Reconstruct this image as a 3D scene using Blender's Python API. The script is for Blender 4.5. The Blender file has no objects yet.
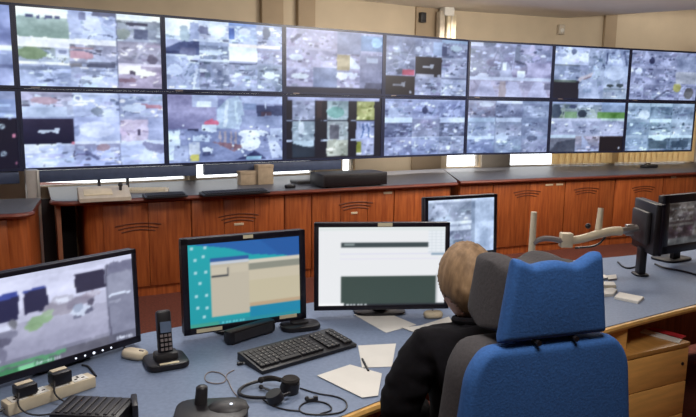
import bpy, bmesh, math, random
import numpy as np
from mathutils import Vector, Matrix
C = bpy.context.scene.collection
SC = bpy.context.scene
R = math.radians
PI = math.pi
random.seed(7)

# ------------------------------------------------------------------ camera
CAM_H, F_PX, PITCH, ROLL = 1.68, 650.0, R(9.05), R(0.75)
fwd = Vector((0, math.cos(PITCH), -math.sin(PITCH)))
up0 = Vector((0, math.sin(PITCH), math.cos(PITCH)))
x0_ = Vector((1, 0, 0))
cx = x0_ * math.cos(ROLL) + up0 * math.sin(ROLL)
cu = -x0_ * math.sin(ROLL) + up0 * math.cos(ROLL)
cam_d = bpy.data.cameras.new('camera')
cam = bpy.data.objects.new('camera', cam_d); C.objects.link(cam)
cam.matrix_world = Matrix(((cx.x, cu.x, -fwd.x, 0), (cx.y, cu.y, -fwd.y, 0), (cx.z, cu.z, -fwd.z, CAM_H), (0, 0, 0, 1)))
cam_d.sensor_width = 36.0
cam_d.lens = F_PX / 696.0 * 36.0
cam_d.clip_start = 0.05
SC.camera = cam

# ------------------------------------------------------------------ world, lights, exposure
w = bpy.data.worlds.new('daylight'); SC.world = w; w.use_nodes = True
bg = w.node_tree.nodes['Background']
bg.inputs[0].default_value = (0.93, 0.97, 1.0, 1); bg.inputs[1].default_value = 3.0
SC.view_settings.view_transform = 'Standard'
SC.view_settings.look = 'None'
SC.view_settings.gamma = 1.0
SC.view_settings.use_curve_mapping = False
SC.view_settings.exposure = 0.0

def area(name, loc, size, power, col, target=None):
    d = bpy.data.lights.new(name, 'AREA'); d.shape = 'RECTANGLE'
    d.size, d.size_y = size; d.energy = power; d.color = col
    o = bpy.data.objects.new(name, d); C.objects.link(o); o.location = loc
    if target is not None:
        o.rotation_euler = (Vector(target) - Vector(loc)).to_track_quat('-Z', 'Y').to_euler()
    return o
WARM = (1.0, 0.93, 0.83); SOFT = (1.0, 0.96, 0.91)
area('ceiling_light_front', (0.3, 1.0, 2.86), (1.2, 0.6), 46, SOFT)
area('ceiling_light_middle', (-0.6, 3.6, 2.86), (1.2, 0.6), 44, SOFT)
area('ceiling_light_rear', (1.6, 5.7, 2.86), (1.2, 0.6), 55, WARM)
area('ceiling_light_right', (3.9, 5.4, 2.86), (1.2, 0.6), 45, WARM)
area('ceiling_light_left', (-3.2, 3.2, 2.86), (1.2, 0.6), 22, SOFT)
# added fill lights, no known fixtures: brighten wall above the screens and ceiling
def fill_light(org, yaw, pw_, ln=1.5):
    o_ = area('wall_fill_light', org, (ln, 0.14), pw_, WARM); o_.rotation_euler = (R(106), 0, yaw)
fill_light((-1.15, 5.0, 2.76), R(31), 5); fill_light((0.55, 6.0, 2.76), R(31), 9); fill_light((1.9, 5.55, 2.58), R(20), 30); fill_light((3.7, 5.6, 2.58), R(20), 30)
for lx, ly, ln, pw_ in ((-2.23, 6.05, 1.5, 2), (0.95, 7.96, 1.7, 26)):  # added downward lights over the gap, brightening the wall behind the screens
    o_ = area('strip_fill_light', (lx, ly, 2.84), (ln, 0.12), pw_, WARM); o_.data.spread = R(70); o_.rotation_euler = (0, 0, R(31))
o_ = area('strip_fill_light', (4.9, 9.35, 3.22), (2.4, 0.15), 10, WARM); o_.rotation_euler = (0, 0, R(20))  # added light, unseen in the ceiling recess, to brighten the right wall

# ------------------------------------------------------------------ helpers: pixels to points on real planes
def ray(px, py):
    return cx * ((px - 348) / F_PX) - cu * ((py - 208.5) / F_PX) + fwd
def at(px, py, z):
    d = ray(px, py); t = (z - CAM_H) / d.z
    return Vector((d.x * t, d.y * t, z))
def aty(px, py, Y):
    d = ray(px, py); t = Y / d.y
    return Vector((d.x * t, Y, CAM_H + d.z * t))

# ------------------------------------------------------------------ helpers: materials
def lin(c):
    if isinstance(c, str):
        c = [int(c[i:i + 2], 16) / 255 for i in (0, 2, 4)]
    return tuple(x / 12.92 if x <= 0.04045 else ((x + 0.055) / 1.055) ** 2.4 for x in c[:3])
MATS = {}
def mat(name, col, rough=0.6, metal=0.0, var=0.08, scale=20.0, bump=0.0, spec=0.5, stretch=(1, 1, 1), col2=None, rand=0.0, coat=0.0):
    if name in MATS: return MATS[name]
    m = bpy.data.materials.new(name); m.use_nodes = True; MATS[name] = m
    nt = m.node_tree; b = nt.nodes['Principled BSDF']
    tc = nt.nodes.new('ShaderNodeTexCoord'); mp = nt.nodes.new('ShaderNodeMapping'); nz = nt.nodes.new('ShaderNodeTexNoise')
    mp.inputs['Scale'].default_value = stretch
    nz.inputs['Scale'].default_value = scale; nz.inputs['Detail'].default_value = 5
    nt.links.new(tc.outputs['Object'], mp.inputs[0]); nt.links.new(mp.outputs[0], nz.inputs['Vector'])
    a = lin(col); c2 = lin(col2) if col2 else tuple(x * (1 - 2 * var) for x in a)
    a2 = a if col2 else tuple(min(1, x * (1 + 2 * var)) for x in a)
    rp = nt.nodes.new('ShaderNodeValToRGB')
    rp.color_ramp.elements[0].position = 0.32; rp.color_ramp.elements[1].position = 0.68
    rp.color_ramp.elements[0].color = (*c2, 1); rp.color_ramp.elements[1].color = (*a2, 1)
    nt.links.new(nz.outputs['Fac'], rp.inputs[0])
    out = rp.outputs[0]
    if rand:
        oi = nt.nodes.new('ShaderNodeObjectInfo'); hs = nt.nodes.new('ShaderNodeHueSaturation'); mr = nt.nodes.new('ShaderNodeMapRange')
        mr.inputs[3].default_value = 1 - rand; mr.inputs[4].default_value = 1 + rand
        nt.links.new(oi.outputs['Random'], mr.inputs[0]); nt.links.new(mr.outputs[0], hs.inputs['Value'])
        nt.links.new(out, hs.inputs['Color']); out = hs.outputs[0]
    nt.links.new(out, b.inputs['Base Color'])
    b.inputs['Roughness'].default_value = rough; b.inputs['Metallic'].default_value = metal
    b.inputs['Specular IOR Level'].default_value = spec
    if coat: b.inputs['Coat Weight'].default_value = coat
    if bump:
        bp = nt.nodes.new('ShaderNodeBump'); bp.inputs['Strength'].default_value = bump; bp.inputs['Distance'].default_value = 0.004
        nt.links.new(nz.outputs['Fac'], bp.inputs['Height']); nt.links.new(bp.outputs[0], b.inputs['Normal'])
    return m
def screen_mat(name, strength):
    if name in MATS: return MATS[name]
    m = bpy.data.materials.new(name); m.use_nodes = True; MATS[name] = m
    nt = m.node_tree; b = nt.nodes['Principled BSDF']
    at_ = nt.nodes.new('ShaderNodeAttribute'); at_.attribute_name = 'picture'
    b.inputs['Base Color'].default_value = (0.01, 0.01, 0.012, 1); b.inputs['Roughness'].default_value = 0.35
    nt.links.new(at_.outputs['Color'], b.inputs['Emission Color']); b.inputs['Emission Strength'].default_value = strength
    return m
def glow_mat(name, col, s):
    if name in MATS: return MATS[name]
    m = bpy.data.materials.new(name); m.use_nodes = True; MATS[name] = m
    b = m.node_tree.nodes['Principled BSDF']; b.inputs['Base Color'].default_value = (*lin(col), 1)
    b.inputs['Emission Color'].default_value = (*lin(col), 1); b.inputs['Emission Strength'].default_value = s
    return m
def glass_mat():
    m = bpy.data.materials.new('window_glass'); m.use_nodes = True
    nt = m.node_tree; nt.nodes.remove(nt.nodes['Principled BSDF'])
    t = nt.nodes.new('ShaderNodeBsdfTransparent'); g = nt.nodes.new('ShaderNodeBsdfGlossy'); mx = nt.nodes.new('ShaderNodeMixShader')
    g.inputs['Roughness'].default_value = 0.05; mx.inputs[0].default_value = 0.06
    nt.links.new(t.outputs[0], mx.inputs[1]); nt.links.new(g.outputs[0], mx.inputs[2])
    nt.links.new(mx.outputs[0], nt.nodes['Material Output'].inputs[0])
    return m

def blind_mat():
    m = mat('blind_fabric', 'e2d2b2', 0.85, var=0.04, scale=60)
    nt = m.node_tree; b = nt.nodes['Principled BSDF']; t = nt.nodes.new('ShaderNodeBsdfTranslucent'); mx = nt.nodes.new('ShaderNodeMixShader')
    t.inputs[0].default_value = (*lin('efdcb8'), 1); mx.inputs[0].default_value = 0.7
    nt.links.new(b.outputs[0], mx.inputs[1]); nt.links.new(t.outputs[0], mx.inputs[2]); nt.links.new(mx.outputs[0], nt.nodes['Material Output'].inputs[0])
    return m
M = dict(
    wall=mat('wall_paint', 'c4b49c', 0.8, var=0.03, scale=3), pilaster=mat('pilaster_paint', 'a39078', 0.8, var=0.03, scale=3),
    pier=mat('pier_paint', 'b3aaa0', 0.7, var=0.04, scale=3), sidewall=mat('side_wall_paint', 'b9a489', 0.85, var=0.03, scale=3),
    ceil=mat('ceiling_paint', 'e8e2d8', 0.9, var=0.03, scale=2), carpet=mat('red_carpet', '5c2a1c', 0.95, var=0.15, scale=60, bump=0.4),
    wood=mat('cherry_veneer', 'ab5d2e', 0.4, var=0.10, scale=5, stretch=(9, 9, 0.7), col2='843f1d', rand=0.13, coat=0.2),
    woodedge=mat('cherry_edge', '6b3020', 0.4, var=0.1, scale=8, stretch=(1, 6, 6)),
    counter=mat('counter_laminate', '56575e', 0.45, var=0.06, scale=40, spec=0.25),
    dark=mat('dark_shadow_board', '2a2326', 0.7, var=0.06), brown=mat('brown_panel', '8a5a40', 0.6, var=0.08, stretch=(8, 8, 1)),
    postgrey=mat('grey_post', '9a9490', 0.45, 0.3, var=0.03), cream=mat('cream_plastic', 'cdbfa4', 0.5, var=0.04), creamdark=mat('cream_card', 'a8957e', 0.75, var=0.06),
    beige=mat('beige_plastic', 'bdb2a2', 0.55, var=0.04), black=mat('black_plastic', '17151a', 0.42, var=0.1), bezel=mat('bezel_black', '161320', 0.35, var=0.08),
    wallbezel=mat('wall_bezel', '262c48', 0.35, var=0.06), skirt=mat('skirting_panel', '3f4a66', 0.55, var=0.05),  # wall bezel black lifted to navy: lens veil put into its colour
    charcoal=mat('charcoal_plastic', '2b292c', 0.5, var=0.1), desk=mat('desk_laminate', '72809a', 0.42, var=0.05, scale=70, spec=0.4),
    beech=mat('beech_edge', 'd2a35c', 0.45, var=0.08, scale=6, stretch=(3, 3, 8)), beechfront=mat('beech_front', 'e8b064', 0.42, var=0.06, scale=5, stretch=(1, 1, 8)),
    beechtop=mat('beech_top', 'b98748', 0.35, var=0.06, scale=5, stretch=(8, 1, 1)),
    blue=mat('blue_cloth', '2a5896', 0.85, var=0.07, scale=160, bump=0.25), greycloth=mat('dark_grey_cloth', '3a3638', 0.85, var=0.08, scale=120, bump=0.2),
    skin=mat('skin', 'c89a84', 0.55, var=0.04, scale=14), hair=mat('hair', '9a7c5c', 0.7, var=0.2, scale=9, stretch=(6, 6, 1.2), col2='70573f', bump=0.5),
    jacket=mat('black_fleece', '0d0b10', 0.95, spec=0.2, var=0.15, scale=40, bump=0.3), trousers=mat('dark_trousers', '1c1e28', 0.85, var=0.1),
    shoe=mat('shoe_leather', '15110f', 0.4), paper=mat('paper', 'd4d1cb', 0.8, var=0.02, scale=8), sticker=mat('sticker', 'd9cfae', 0.7, var=0.03),
    white=mat('white_plastic', 'd9d6cf', 0.5, var=0.03), steel=mat('steel', 'b5b2ad', 0.3, 0.8, var=0.03), greyplastic=mat('grey_plastic', '7d7474', 0.5, var=0.05),
    keycap=mat('keycap_black', '211f22', 0.5, var=0.1), keymark=mat('keycap_dust', '8d8a84', 0.6), blind=blind_mat(),
    red=mat('red_card', 'b0242a', 0.7), bluegrey=mat('bluegrey_plastic', '5b6b84', 0.5), lip=mat('lip', 'a5655a', 0.5), eye=mat('eye_white', 'd8d2cc', 0.3), iris=mat('iris', '3a3a40', 0.2),
    screen=screen_mat('wall_screen_light', 1.0), monitor=screen_mat('monitor_screen_light', 1.0), led=glow_mat('led_white', 'e8f0ff', 1.2), ledred=glow_mat('led_red', 'd04050', 1.0),
    glass=glass_mat(), eartone=mat('ear_foam', '24201f', 0.95, var=0.2, scale=60), slot=mat('slot_brown', '5e2c16', 0.6), holes=mat('socket_dark', '1a1512', 0.8),
)

# ------------------------------------------------------------------ helpers: geometry
class G:
    def __init__(s): s.bm = bmesh.new()
    def box(s, c, size, rz=0, rx=0, ry=0, bev=0, seg=2, M4=None):
        mt = Matrix.Translation(Vector(c)) @ Matrix.Rotation(rz, 4, 'Z') @ Matrix.Rotation(ry, 4, 'Y') @ Matrix.Rotation(rx, 4, 'X') @ Matrix.Diagonal((*size, 1))
        if M4 is not None: mt = M4 @ mt
        r = bmesh.ops.create_cube(s.bm, size=1, matrix=mt)
        if bev:
            es = list({e for v in r['verts'] for e in v.link_edges})
            bmesh.ops.bevel(s.bm, geom=es, offset=bev, segments=seg, affect='EDGES', profile=0.5)
        return s
    def b2(s, lo, hi, **k):
        return s.box([(a + b) / 2 for a, b in zip(lo, hi)], [abs(b - a) for a, b in zip(lo, hi)], **k)
    def cyl(s, p0, p1, r0, r1=None, n=16):
        p0, p1 = Vector(p0), Vector(p1); r1 = r0 if r1 is None else r1
        d = p1 - p0
        mt = Matrix.Translation((p0 + p1) / 2) @ d.to_track_quat('Z', 'Y').to_matrix().to_4x4()
        bmesh.ops.create_cone(s.bm, cap_ends=True, segments=n, radius1=r0, radius2=r1, depth=d.length, matrix=mt)
        return s
    def ball(s, c, r, n=12, m=8, rot=None):
        r = (r, r, r) if not hasattr(r, '__len__') else r
        mt = Matrix.Translation(Vector(c))
        if rot is not None: mt = mt @ rot
        bmesh.ops.create_uvsphere(s.bm, u_segments=n, v_segments=m, radius=1, matrix=mt @ Matrix.Diagonal((*r, 1)))
        return s
    def tube(s, pts, r, n=6, closed=False, smooth=2):
        P = [Vector(p) for p in pts]
        for _ in range(smooth):                                      # chaikin
            Q = []
            rng = range(len(P) if closed else len(P) - 1)
            if not closed: Q.append(P[0])
            for i in rng:
                a, b = P[i], P[(i + 1) % len(P)]
                Q += [a * 0.75 + b * 0.25, a * 0.25 + b * 0.75]
            if not closed: Q.append(P[-1])
            P = Q
        rings = []
        N = len(P); prev = None
        for i, p in enumerate(P):
            a = P[i - 1] if (i > 0 or closed) else P[i]; b = P[(i + 1) % N] if (i < N - 1 or closed) else P[i]
            t = (b - a).normalized()
            u = (prev - t * prev.dot(t)) if prev is not None else t.orthogonal()
            if u.length < 1e-6: u = t.orthogonal()
            u.normalize(); prev = u; v = t.cross(u)
            rr = r(i / (N - 1)) if callable(r) else r
            rings.append([s.bm.verts.new(p + (u * math.cos(2 * PI * k / n) + v * math.sin(2 * PI * k / n)) * rr) for k in range(n)])
        for i in range(N if closed else N - 1):
            A_, B_ = rings[i], rings[(i + 1) % N]
            for k in range(n):
                s.bm.faces.new((A_[k], A_[(k + 1) % n], B_[(k + 1) % n], B_[k]))
        if not closed:
            s.bm.faces.new(list(reversed(rings[0]))); s.bm.faces.new(rings[-1])
        return s
    def prism(s, poly, a, b, axis='z', bev=0, seg=2):
        """poly of 2-D points extruded from a to b along axis (z: xy polygon, y: xz polygon, x: yz polygon)"""
        def P(u, v, t):
            return {'z': (u, v, t), 'y': (u, t, v), 'x': (t, u, v)}[axis]
        lo = [s.bm.verts.new(P(u, v, a)) for u, v in poly]; hi = [s.bm.verts.new(P(u, v, b)) for u, v in poly]
        n = len(poly); fs = [s.bm.faces.new(lo), s.bm.faces.new(hi)]
        for i in range(n): fs.append(s.bm.faces.new((lo[i], lo[(i + 1) % n], hi[(i + 1) % n], hi[i])))
        bmesh.ops.recalc_face_normals(s.bm, faces=fs)
        if bev:
            es = list({e for f in fs[:2] for e in f.edges})
            r = bmesh.ops.bevel(s.bm, geom=es, offset=bev, segments=seg, affect='EDGES', profile=0.5)
        return s
    def lathe(s, prof, c=(0, 0, 0), n=20):
        rings = []
        for r, z in prof:
            rings.append([s.bm.verts.new((c[0] + r * math.cos(2 * PI * k / n), c[1] + r * math.sin(2 * PI * k / n), c[2] + z)) for k in range(n)])
        for A_, B_ in zip(rings, rings[1:]):
            for k in range(n): s.bm.faces.new((A_[k], A_[(k + 1) % n], B_[(k + 1) % n], B_[k]))
        s.bm.faces.new(list(reversed(rings[0]))); s.bm.faces.new(rings[-1])
        return s
    def build(s, name, m, parent=None, smooth=True, ang=38, label=None):
        me = bpy.data.meshes.new(name)
        bmesh.ops.recalc_face_normals(s.bm, faces=s.bm.faces[:])
        s.bm.to_mesh(me); s.bm.free()
        me.materials.append(m)
        if smooth:
            me.polygons.foreach_set('use_smooth', [True] * len(me.polygons)); me.set_sharp_from_angle(angle=R(ang))
        o = bpy.data.objects.new(name, me); C.objects.link(o)
        if parent is not None: o.parent = parent
        if label: o['label'] = label
        return o
def rpoly(w, h, r, n=4):
    """rounded rectangle centred on 0"""
    out = []
    for sx, sy, a0 in ((1, 1, 0), (-1, 1, 90), (-1, -1, 180), (1, -1, 270)):
        for k in range(n + 1):
            a = R(a0 + 90 * k / n)
            out.append((sx * (w / 2 - r) + r * math.cos(a), sy * (h / 2 - r) + r * math.sin(a)))
    return out
def tag(o, label, cat, group=None):
    o['label'] = label; o['category'] = cat
    if group: o['group'] = group
    return o
def thing(name, label, cat, loc=(0, 0, 0), rz=0, group=None):
    o = bpy.data.objects.new(name, None); C.objects.link(o); o.empty_display_size = 0.05
    o.location = loc; o.rotation_euler = (0, 0, rz)
    return tag(o, label, cat, group)
def struct(o):
    o['kind'] = 'structure'; return o
def stuff(o):
    o['kind'] = 'stuff'; return o

# ------------------------------------------------------------------ helpers: pictures shown on screens
class Canvas:
    def __init__(s, w_, h_, bgc):
        s.w, s.h = w_, h_; s.a = np.empty((h_, w_, 3)); s.a[:] = s.c(bgc)
        s.X, s.Y = np.meshgrid((np.arange(w_) + 0.5) / w_, (np.arange(h_) + 0.5) / h_)
    @staticmethod
    def c(c): return np.array([int(c[i:i + 2], 16) / 255 for i in (0, 2, 4)]) if isinstance(c, str) else np.array(c, float)
    def rect(s, x0, y0, x1, y1, c, c2=None):
        m = (s.X >= x0) & (s.X < x1) & (s.Y >= y0) & (s.Y < y1)
        if c2 is None: s.a[m] = s.c(c)
        else:
            t = ((s.Y[m] - y0) / (y1 - y0))[:, None]; s.a[m] = s.c(c) * (1 - t) + s.c(c2) * t
        return s
    def ell(s, x, y, rx, ry, c, k=1.0):
        m = ((s.X - x) / rx) ** 2 + ((s.Y - y) / ry) ** 2 < 1
        s.a[m] = s.a[m] * (1 - k) + s.c(c) * k; return s
    def line(s, xa, ya, xb, yb, wd, c, asp=1.78):
        dx, dy = (xb - xa) * asp, yb - ya; L = dx * dx + dy * dy + 1e-9
        px, py = (s.X - xa) * asp, s.Y - ya
        t = np.clip((px * dx + py * dy) / L, 0, 1)
        m = (px - t * dx) ** 2 + (py - t * dy) ** 2 < (wd / 2) ** 2
        s.a[m] = s.c(c); return s
    def tri(s, pts, c):
        inside = np.zeros(s.X.shape, bool); n = len(pts)
        for i in range(n):
            (xa, ya), (xb, yb) = pts[i], pts[(i + 1) % n]
            cond = ((ya > s.Y) != (yb > s.Y)) & (s.X < (xb - xa) * (s.Y - ya) / (yb - ya + 1e-12) + xa)
            inside ^= cond
        s.a[inside] = s.c(c); return s
    def tile(s, x0, y0, x1, y1, sky, sf, g1, g2, seed, n=12, amp=0.16):
        """one camera view: a sky strip, a ground and roads, cars, walls and trees as soft shapes"""
        rg = random.Random(seed); W_, H_ = x1 - x0, y1 - y0
        s.rect(x0, y0, x1, y1, g1, g2)
        keep = s.a.copy()
        vx = x0 + W_ * rg.uniform(0.2, 0.8)
        g = s.c(g1)
        road = np.clip(s.c(g2) + 0.07, 0, 1)
        s.tri([(vx - 0.03 * W_, y0 + H_ * sf), (vx + 0.03 * W_, y0 + H_ * sf), (x0 + W_ * rg.uniform(0.5, 1.1), y1), (x0 + W_ * rg.uniform(-0.1, 0.4), y1)], road)
        n = int(n * 1.3)
        for i in range(n):
            v = rg.uniform(sf, 1.0); u = rg.random()
            base = s.c(g1) * (1 - v) + s.c(g2) * v
            c = np.clip(base + rg.uniform(-amp, amp) + np.array([rg.uniform(-.02, .02) for _ in range(3)]), 0, 1)
            k = rg.random()
            X_, Y_ = x0 + W_ * u, y0 + H_ * v
            if k < 0.4: s.rect(X_ - W_ * rg.uniform(.05, .2), Y_ - H_ * rg.uniform(.03, .1), X_ + W_ * rg.uniform(.05, .2), Y_ + H_ * rg.uniform(.02, .08), c)
            elif k < 0.75: s.ell(X_, Y_, W_ * rg.uniform(.05, .18), H_ * rg.uniform(.04, .13), c)
            else: s.line(X_, Y_, x0 + W_ * rg.random(), y0 + H_ * rg.uniform(sf, 1), 0.015, c)
        asp = 1.78 * W_ / H_
        for i in range(int(n * 1.1)):                                # parked cars, people, roof edges: small bright and dark marks
            X_, Y_ = x0 + W_ * rg.random(), y0 + H_ * rg.uniform(sf + .04, .98); k = rg.random()
            hi = np.clip(g + rg.uniform(.14, .32), 0, .97); lo = np.clip(g - rg.uniform(.15, .36), .06, 1)
            qx, qy = rg.uniform(.012, .035), rg.uniform(.018, .04)
            if k < .35: s.ell(X_, Y_, qx * 1.1, qy * .6, hi)
            elif k < .6: s.ell(X_, Y_, qx * .9, qy * .5, lo, .75)
            else: s.line(X_, Y_, X_ + rg.uniform(-.05, .05), Y_ + rg.uniform(-.03, .06), .012, hi if k < .9 else lo)
        if sf > 0: s.rect(x0, y0, x1, y0 + H_ * sf, sky)
        m = (s.X >= x0) & (s.X < x1) & (s.Y >= y0) & (s.Y < y1)
        keep[m] = s.a[m]; s.a = keep
        return s
    def seams(s, xs, ys, c='8a8da2', wd=0.006):
        for x in xs: s.rect(x - wd / 2, 0, x + wd / 2, 1, c)
        for y in ys: s.rect(0, y - wd / 2, 1, y + wd / 2, c)
        return s
    def finish(s, seed, warp=.0045, grain=.040, gain=1.14, lift=-.055):
        """camera-picture look: soft warped outlines and mottled detail"""
        r_ = np.random.default_rng(seed)
        def vnoise(gx, gy):
            g = r_.random((gy + 2, gx + 2)); fx = s.X * gx; fy = s.Y * gy; ix = fx.astype(int); iy = fy.astype(int); tx = fx - ix; ty = fy - iy
            tx = tx * tx * (3 - 2 * tx); ty = ty * ty * (3 - 2 * ty)
            return (g[iy, ix] * (1 - tx) + g[iy, ix + 1] * tx) * (1 - ty) + (g[iy + 1, ix] * (1 - tx) + g[iy + 1, ix + 1] * tx) * ty - .5
        dx = vnoise(22, 13) * 3 * warp; dy = vnoise(22, 13) * 4 * warp
        xi = np.clip(((s.X + dx) * s.w).astype(int), 0, s.w - 1); yi = np.clip(((s.Y + dy) * s.h).astype(int), 0, s.h - 1)
        s.a = s.a[yi, xi]
        n = vnoise(7, 8) * 2.6 + vnoise(20, 24) * 1.0 + vnoise(48, 36) * .9 + vnoise(100, 58) * .5
        lum = s.a.mean(-1, keepdims=True); k = np.clip((lum - .15) / .3, 0, 1)
        s.a = np.clip(s.a + n[..., None] * grain * 2 * k * np.array([1.03, 1.0, .95]), 0, 1)
        g_ = s.a.mean(-1, keepdims=True); s.a = (g_ + (s.a - g_) * .78) * np.array([.965, 1.0, 1.06])
        s.a = np.clip((s.a - .5) * gain + .5 + lift * k, 0, 1)
        return s
    def blur(s, n=1):
        for _ in range(n):
            p = np.pad(s.a, ((1, 1), (1, 1), (0, 0)), mode='edge')
            s.a = (p[:-2, 1:-1] + p[2:, 1:-1] + p[1:-1, :-2] + p[1:-1, 2:] + 2 * p[1:-1, 1:-1]) / 6
        return s
    def screen(s, w_m, h_m, name, m, parent, y=0.0, z0=0.0, M4=None, label=None):
        """a flat grid carrying the picture as a colour attribute; x from -w/2, z from z0"""
        H_, W_ = s.h, s.w
        u = np.linspace(-w_m / 2, w_m / 2, W_); v = np.linspace(z0 + h_m, z0, H_)
        U, V = np.meshgrid(u, v)
        co = np.stack([U.ravel(), np.full(U.size, y), V.ravel()], -1)
        idx = np.arange(W_ * H_).reshape(H_, W_)
        f = np.stack([idx[1:, :-1], idx[1:, 1:], idx[:-1, 1:], idx[:-1, :-1]], -1).reshape(-1, 4)
        me = bpy.data.meshes.new(name)
        me.vertices.add(len(co)); me.vertices.foreach_set('co', co.ravel())
        me.loops.add(f.size); me.loops.foreach_set('vertex_index', f.ravel())
        me.polygons.add(len(f)); me.polygons.foreach_set('loop_start', np.arange(0, f.size, 4)); me.polygons.foreach_set('loop_total', np.full(len(f), 4))
        me.update(); me.validate()
        ca = me.color_attributes.new('picture', 'FLOAT_COLOR', 'POINT')
        a = np.clip(s.a, 0, 1); l_ = np.where(a <= 0.04045, a / 12.92, ((a + 0.055) / 1.055) ** 2.4)
        ca.data.foreach_set('color', np.concatenate([l_.reshape(-1, 3), np.ones((l_.size // 3, 1))], 1).ravel())
        me.materials.append(m)
        if M4 is not None: me.transform(M4)
        o = bpy.data.objects.new(name, me); C.objects.link(o); o.parent = parent
        if label: o['label'] = label
        return o

# ================================================================== THE ROOM
A1, A2 = R(31), R(20)                                              # the two runs of the display wall
d1 = Vector((math.cos(A1), math.sin(A1), 0)); n1 = Vector((-d1.y, d1.x, 0))
d2 = Vector((math.cos(A2), math.sin(A2), 0)); n2 = Vector((-d2.y, d2.x, 0))
P0 = Vector((-2.756, 5.479, 0)); DW = 1.22
P4 = P0 + d1 * DW * 4
BACK = 0.55
O1 = P0 + n1 * BACK; O2 = P4 + n2 * BACK                            # wall planes
# corner of both wall planes
t_c = ((O2 - O1).x * d2.y - (O2 - O1).y * d2.x) / (d1.x * d2.y - d1.y * d2.x)
CORN = O1 + d1 * t_c
s_c = (CORN - O2).dot(d2)
ROOM_H = 3.3
def frame_obj(o, org, ang): o.location = org; o.rotation_euler = (0, 0, ang); return o
def wall_with_holes(name, t0, t1, holes, m, org, ang, th=0.15):
    g = G(); t = t0
    for a, b, z0, z1 in holes:
        if a > t: g.b2((t, 0, 0), (a, th, ROOM_H))
        g.b2((a, 0, 0), (b, th, z0)); g.b2((a, 0, z1), (b, th, ROOM_H)); t = b
    g.b2((t, 0, 0), (t1, th, ROOM_H))
    return struct(frame_obj(g.build(name, m, smooth=False), org, ang))
SILL = 0.882
holes1 = [(-2.0, -0.2, SILL, 2.2), (0.06, 1.6, SILL, 2.2), (1.66, 3.10, SILL, 2.2), (3.46, 3.64, SILL, 2.2)]
holes2 = [(s_c + 0.10, 0.56, SILL, 1.7), (1.02, 2.75, SILL, 1.7), (2.81, 4.3, SILL, 1.7)]
wall_with_holes('wall_back', -4.2, t_c, holes1, M['wall'], O1, A1)
wall_with_holes('wall_back_right', s_c, 6.4, holes2, M['wall'], O2, A2)
def window(n, a, b, z0, z1, org, ang, th=0.15):
    e = bpy.data.objects.new('window_%d' % n, None); C.objects.link(e); frame_obj(e, org, ang); e['kind'] = 'structure'
    f = G(); q = 0.035
    for lo, hi in (((a, .05, z0), (a + q, .10, z1)), ((b - q, .05, z0), (b, .10, z1)), ((a + q, .05, z0), (b - q, .10, z0 + q * .2)), ((a + q, .05, z1 - q), (b - q, .10, z1))):
        f.b2(lo, hi)
    f.build('window_frame', M['white'], e, smooth=False)
    G().b2((a + q, .072, z0 + q * .2), (b - q, .078, z1 - q)).build('pane', M['glass'], e, smooth=False)
k = 1
for hl, org, ang in ((holes1, O1, A1), (holes2, O2, A2)):
    for h in hl: window(k, *h, org, ang); k += 1
e1 = O1 - d1 * 4.2; e2 = O2 + d2 * 6.4
def long_wall(name, a, b, m, th=0.15, h=ROOM_H):
    a, b = Vector(a), Vector(b); L = (b - a).length; ang = math.atan2(b.y - a.y, b.x - a.x)
    o = G().b2((0, -th, 0), (L, 0, h)).build(name, m, smooth=False); o.location = (a.x, a.y, 0); o.rotation_euler = (0, 0, ang)
    return struct(o)
FL, FR = Vector((-6.2, -2.6, 0)), Vector((8.4, -2.6, 0))
long_wall('wall_left', e1, FL, M['sidewall']); long_wall('wall_front', FL, FR, M['sidewall']); long_wall('wall_right', FR, e2, M['sidewall'])
struct(G().b2((-8, -3.2, -0.1), (10, 13.5, 0)).build('floor', M['carpet'], smooth=False))
struct(G().b2((-8, -3.2, ROOM_H), (10, 13.5, ROOM_H + 0.1)).build('ceiling', M['ceil'], smooth=False))
# lowered ceiling; its edge leaves the rear wall near the right and comes forward
LOW = 2.88
ce = O2 + d2 * 1.74; cf = Vector((4.33, 8.09, 0)); cdir = (cf - ce).normalized(); cg = ce + cdir * 6.0
poly = [(p.x, p.y) for p in (e1 - d1 * 0.0, CORN, ce, cg)] + [(8.3, -2.55), (-6.1, -2.55)]
struct(G().prism(poly, LOW, LOW + 0.12).build('ceiling', M['ceil'], smooth=False))

def in_frame(name, m, org, ang, lo, hi, bev=0):
    return struct(frame_obj(G().b2(lo, hi, bev=bev).build(name, m), org, ang))
in_frame('trim_1', M['pilaster'], O1, A1, (2.41, -0.07, 1.75), (2.66, 0, LOW), 0.004)
in_frame('trim_2', M['pilaster'], O1, A1, (2.84, -0.07, 1.75), (3.05, 0, LOW), 0.004)
in_frame('trim_3', M['pilaster'], O1, A1, (4.47, -0.03, 0), (t_c, 0, LOW), 0.004)
in_frame('trim_4', M['pier'], O2, A2, (0.56, -0.04, 0), (1.00, 0, 1.75), 0.004)
in_frame('trim_5', M['pilaster'], O2, A2, (2.42, -0.05, 1.75), (2.62, 0, ROOM_H), 0.004)
in_frame('trim_6', M['pier'], O2, A2, (4.32, -0.05, 0), (4.9, 0, 1.75), 0.004)

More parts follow.
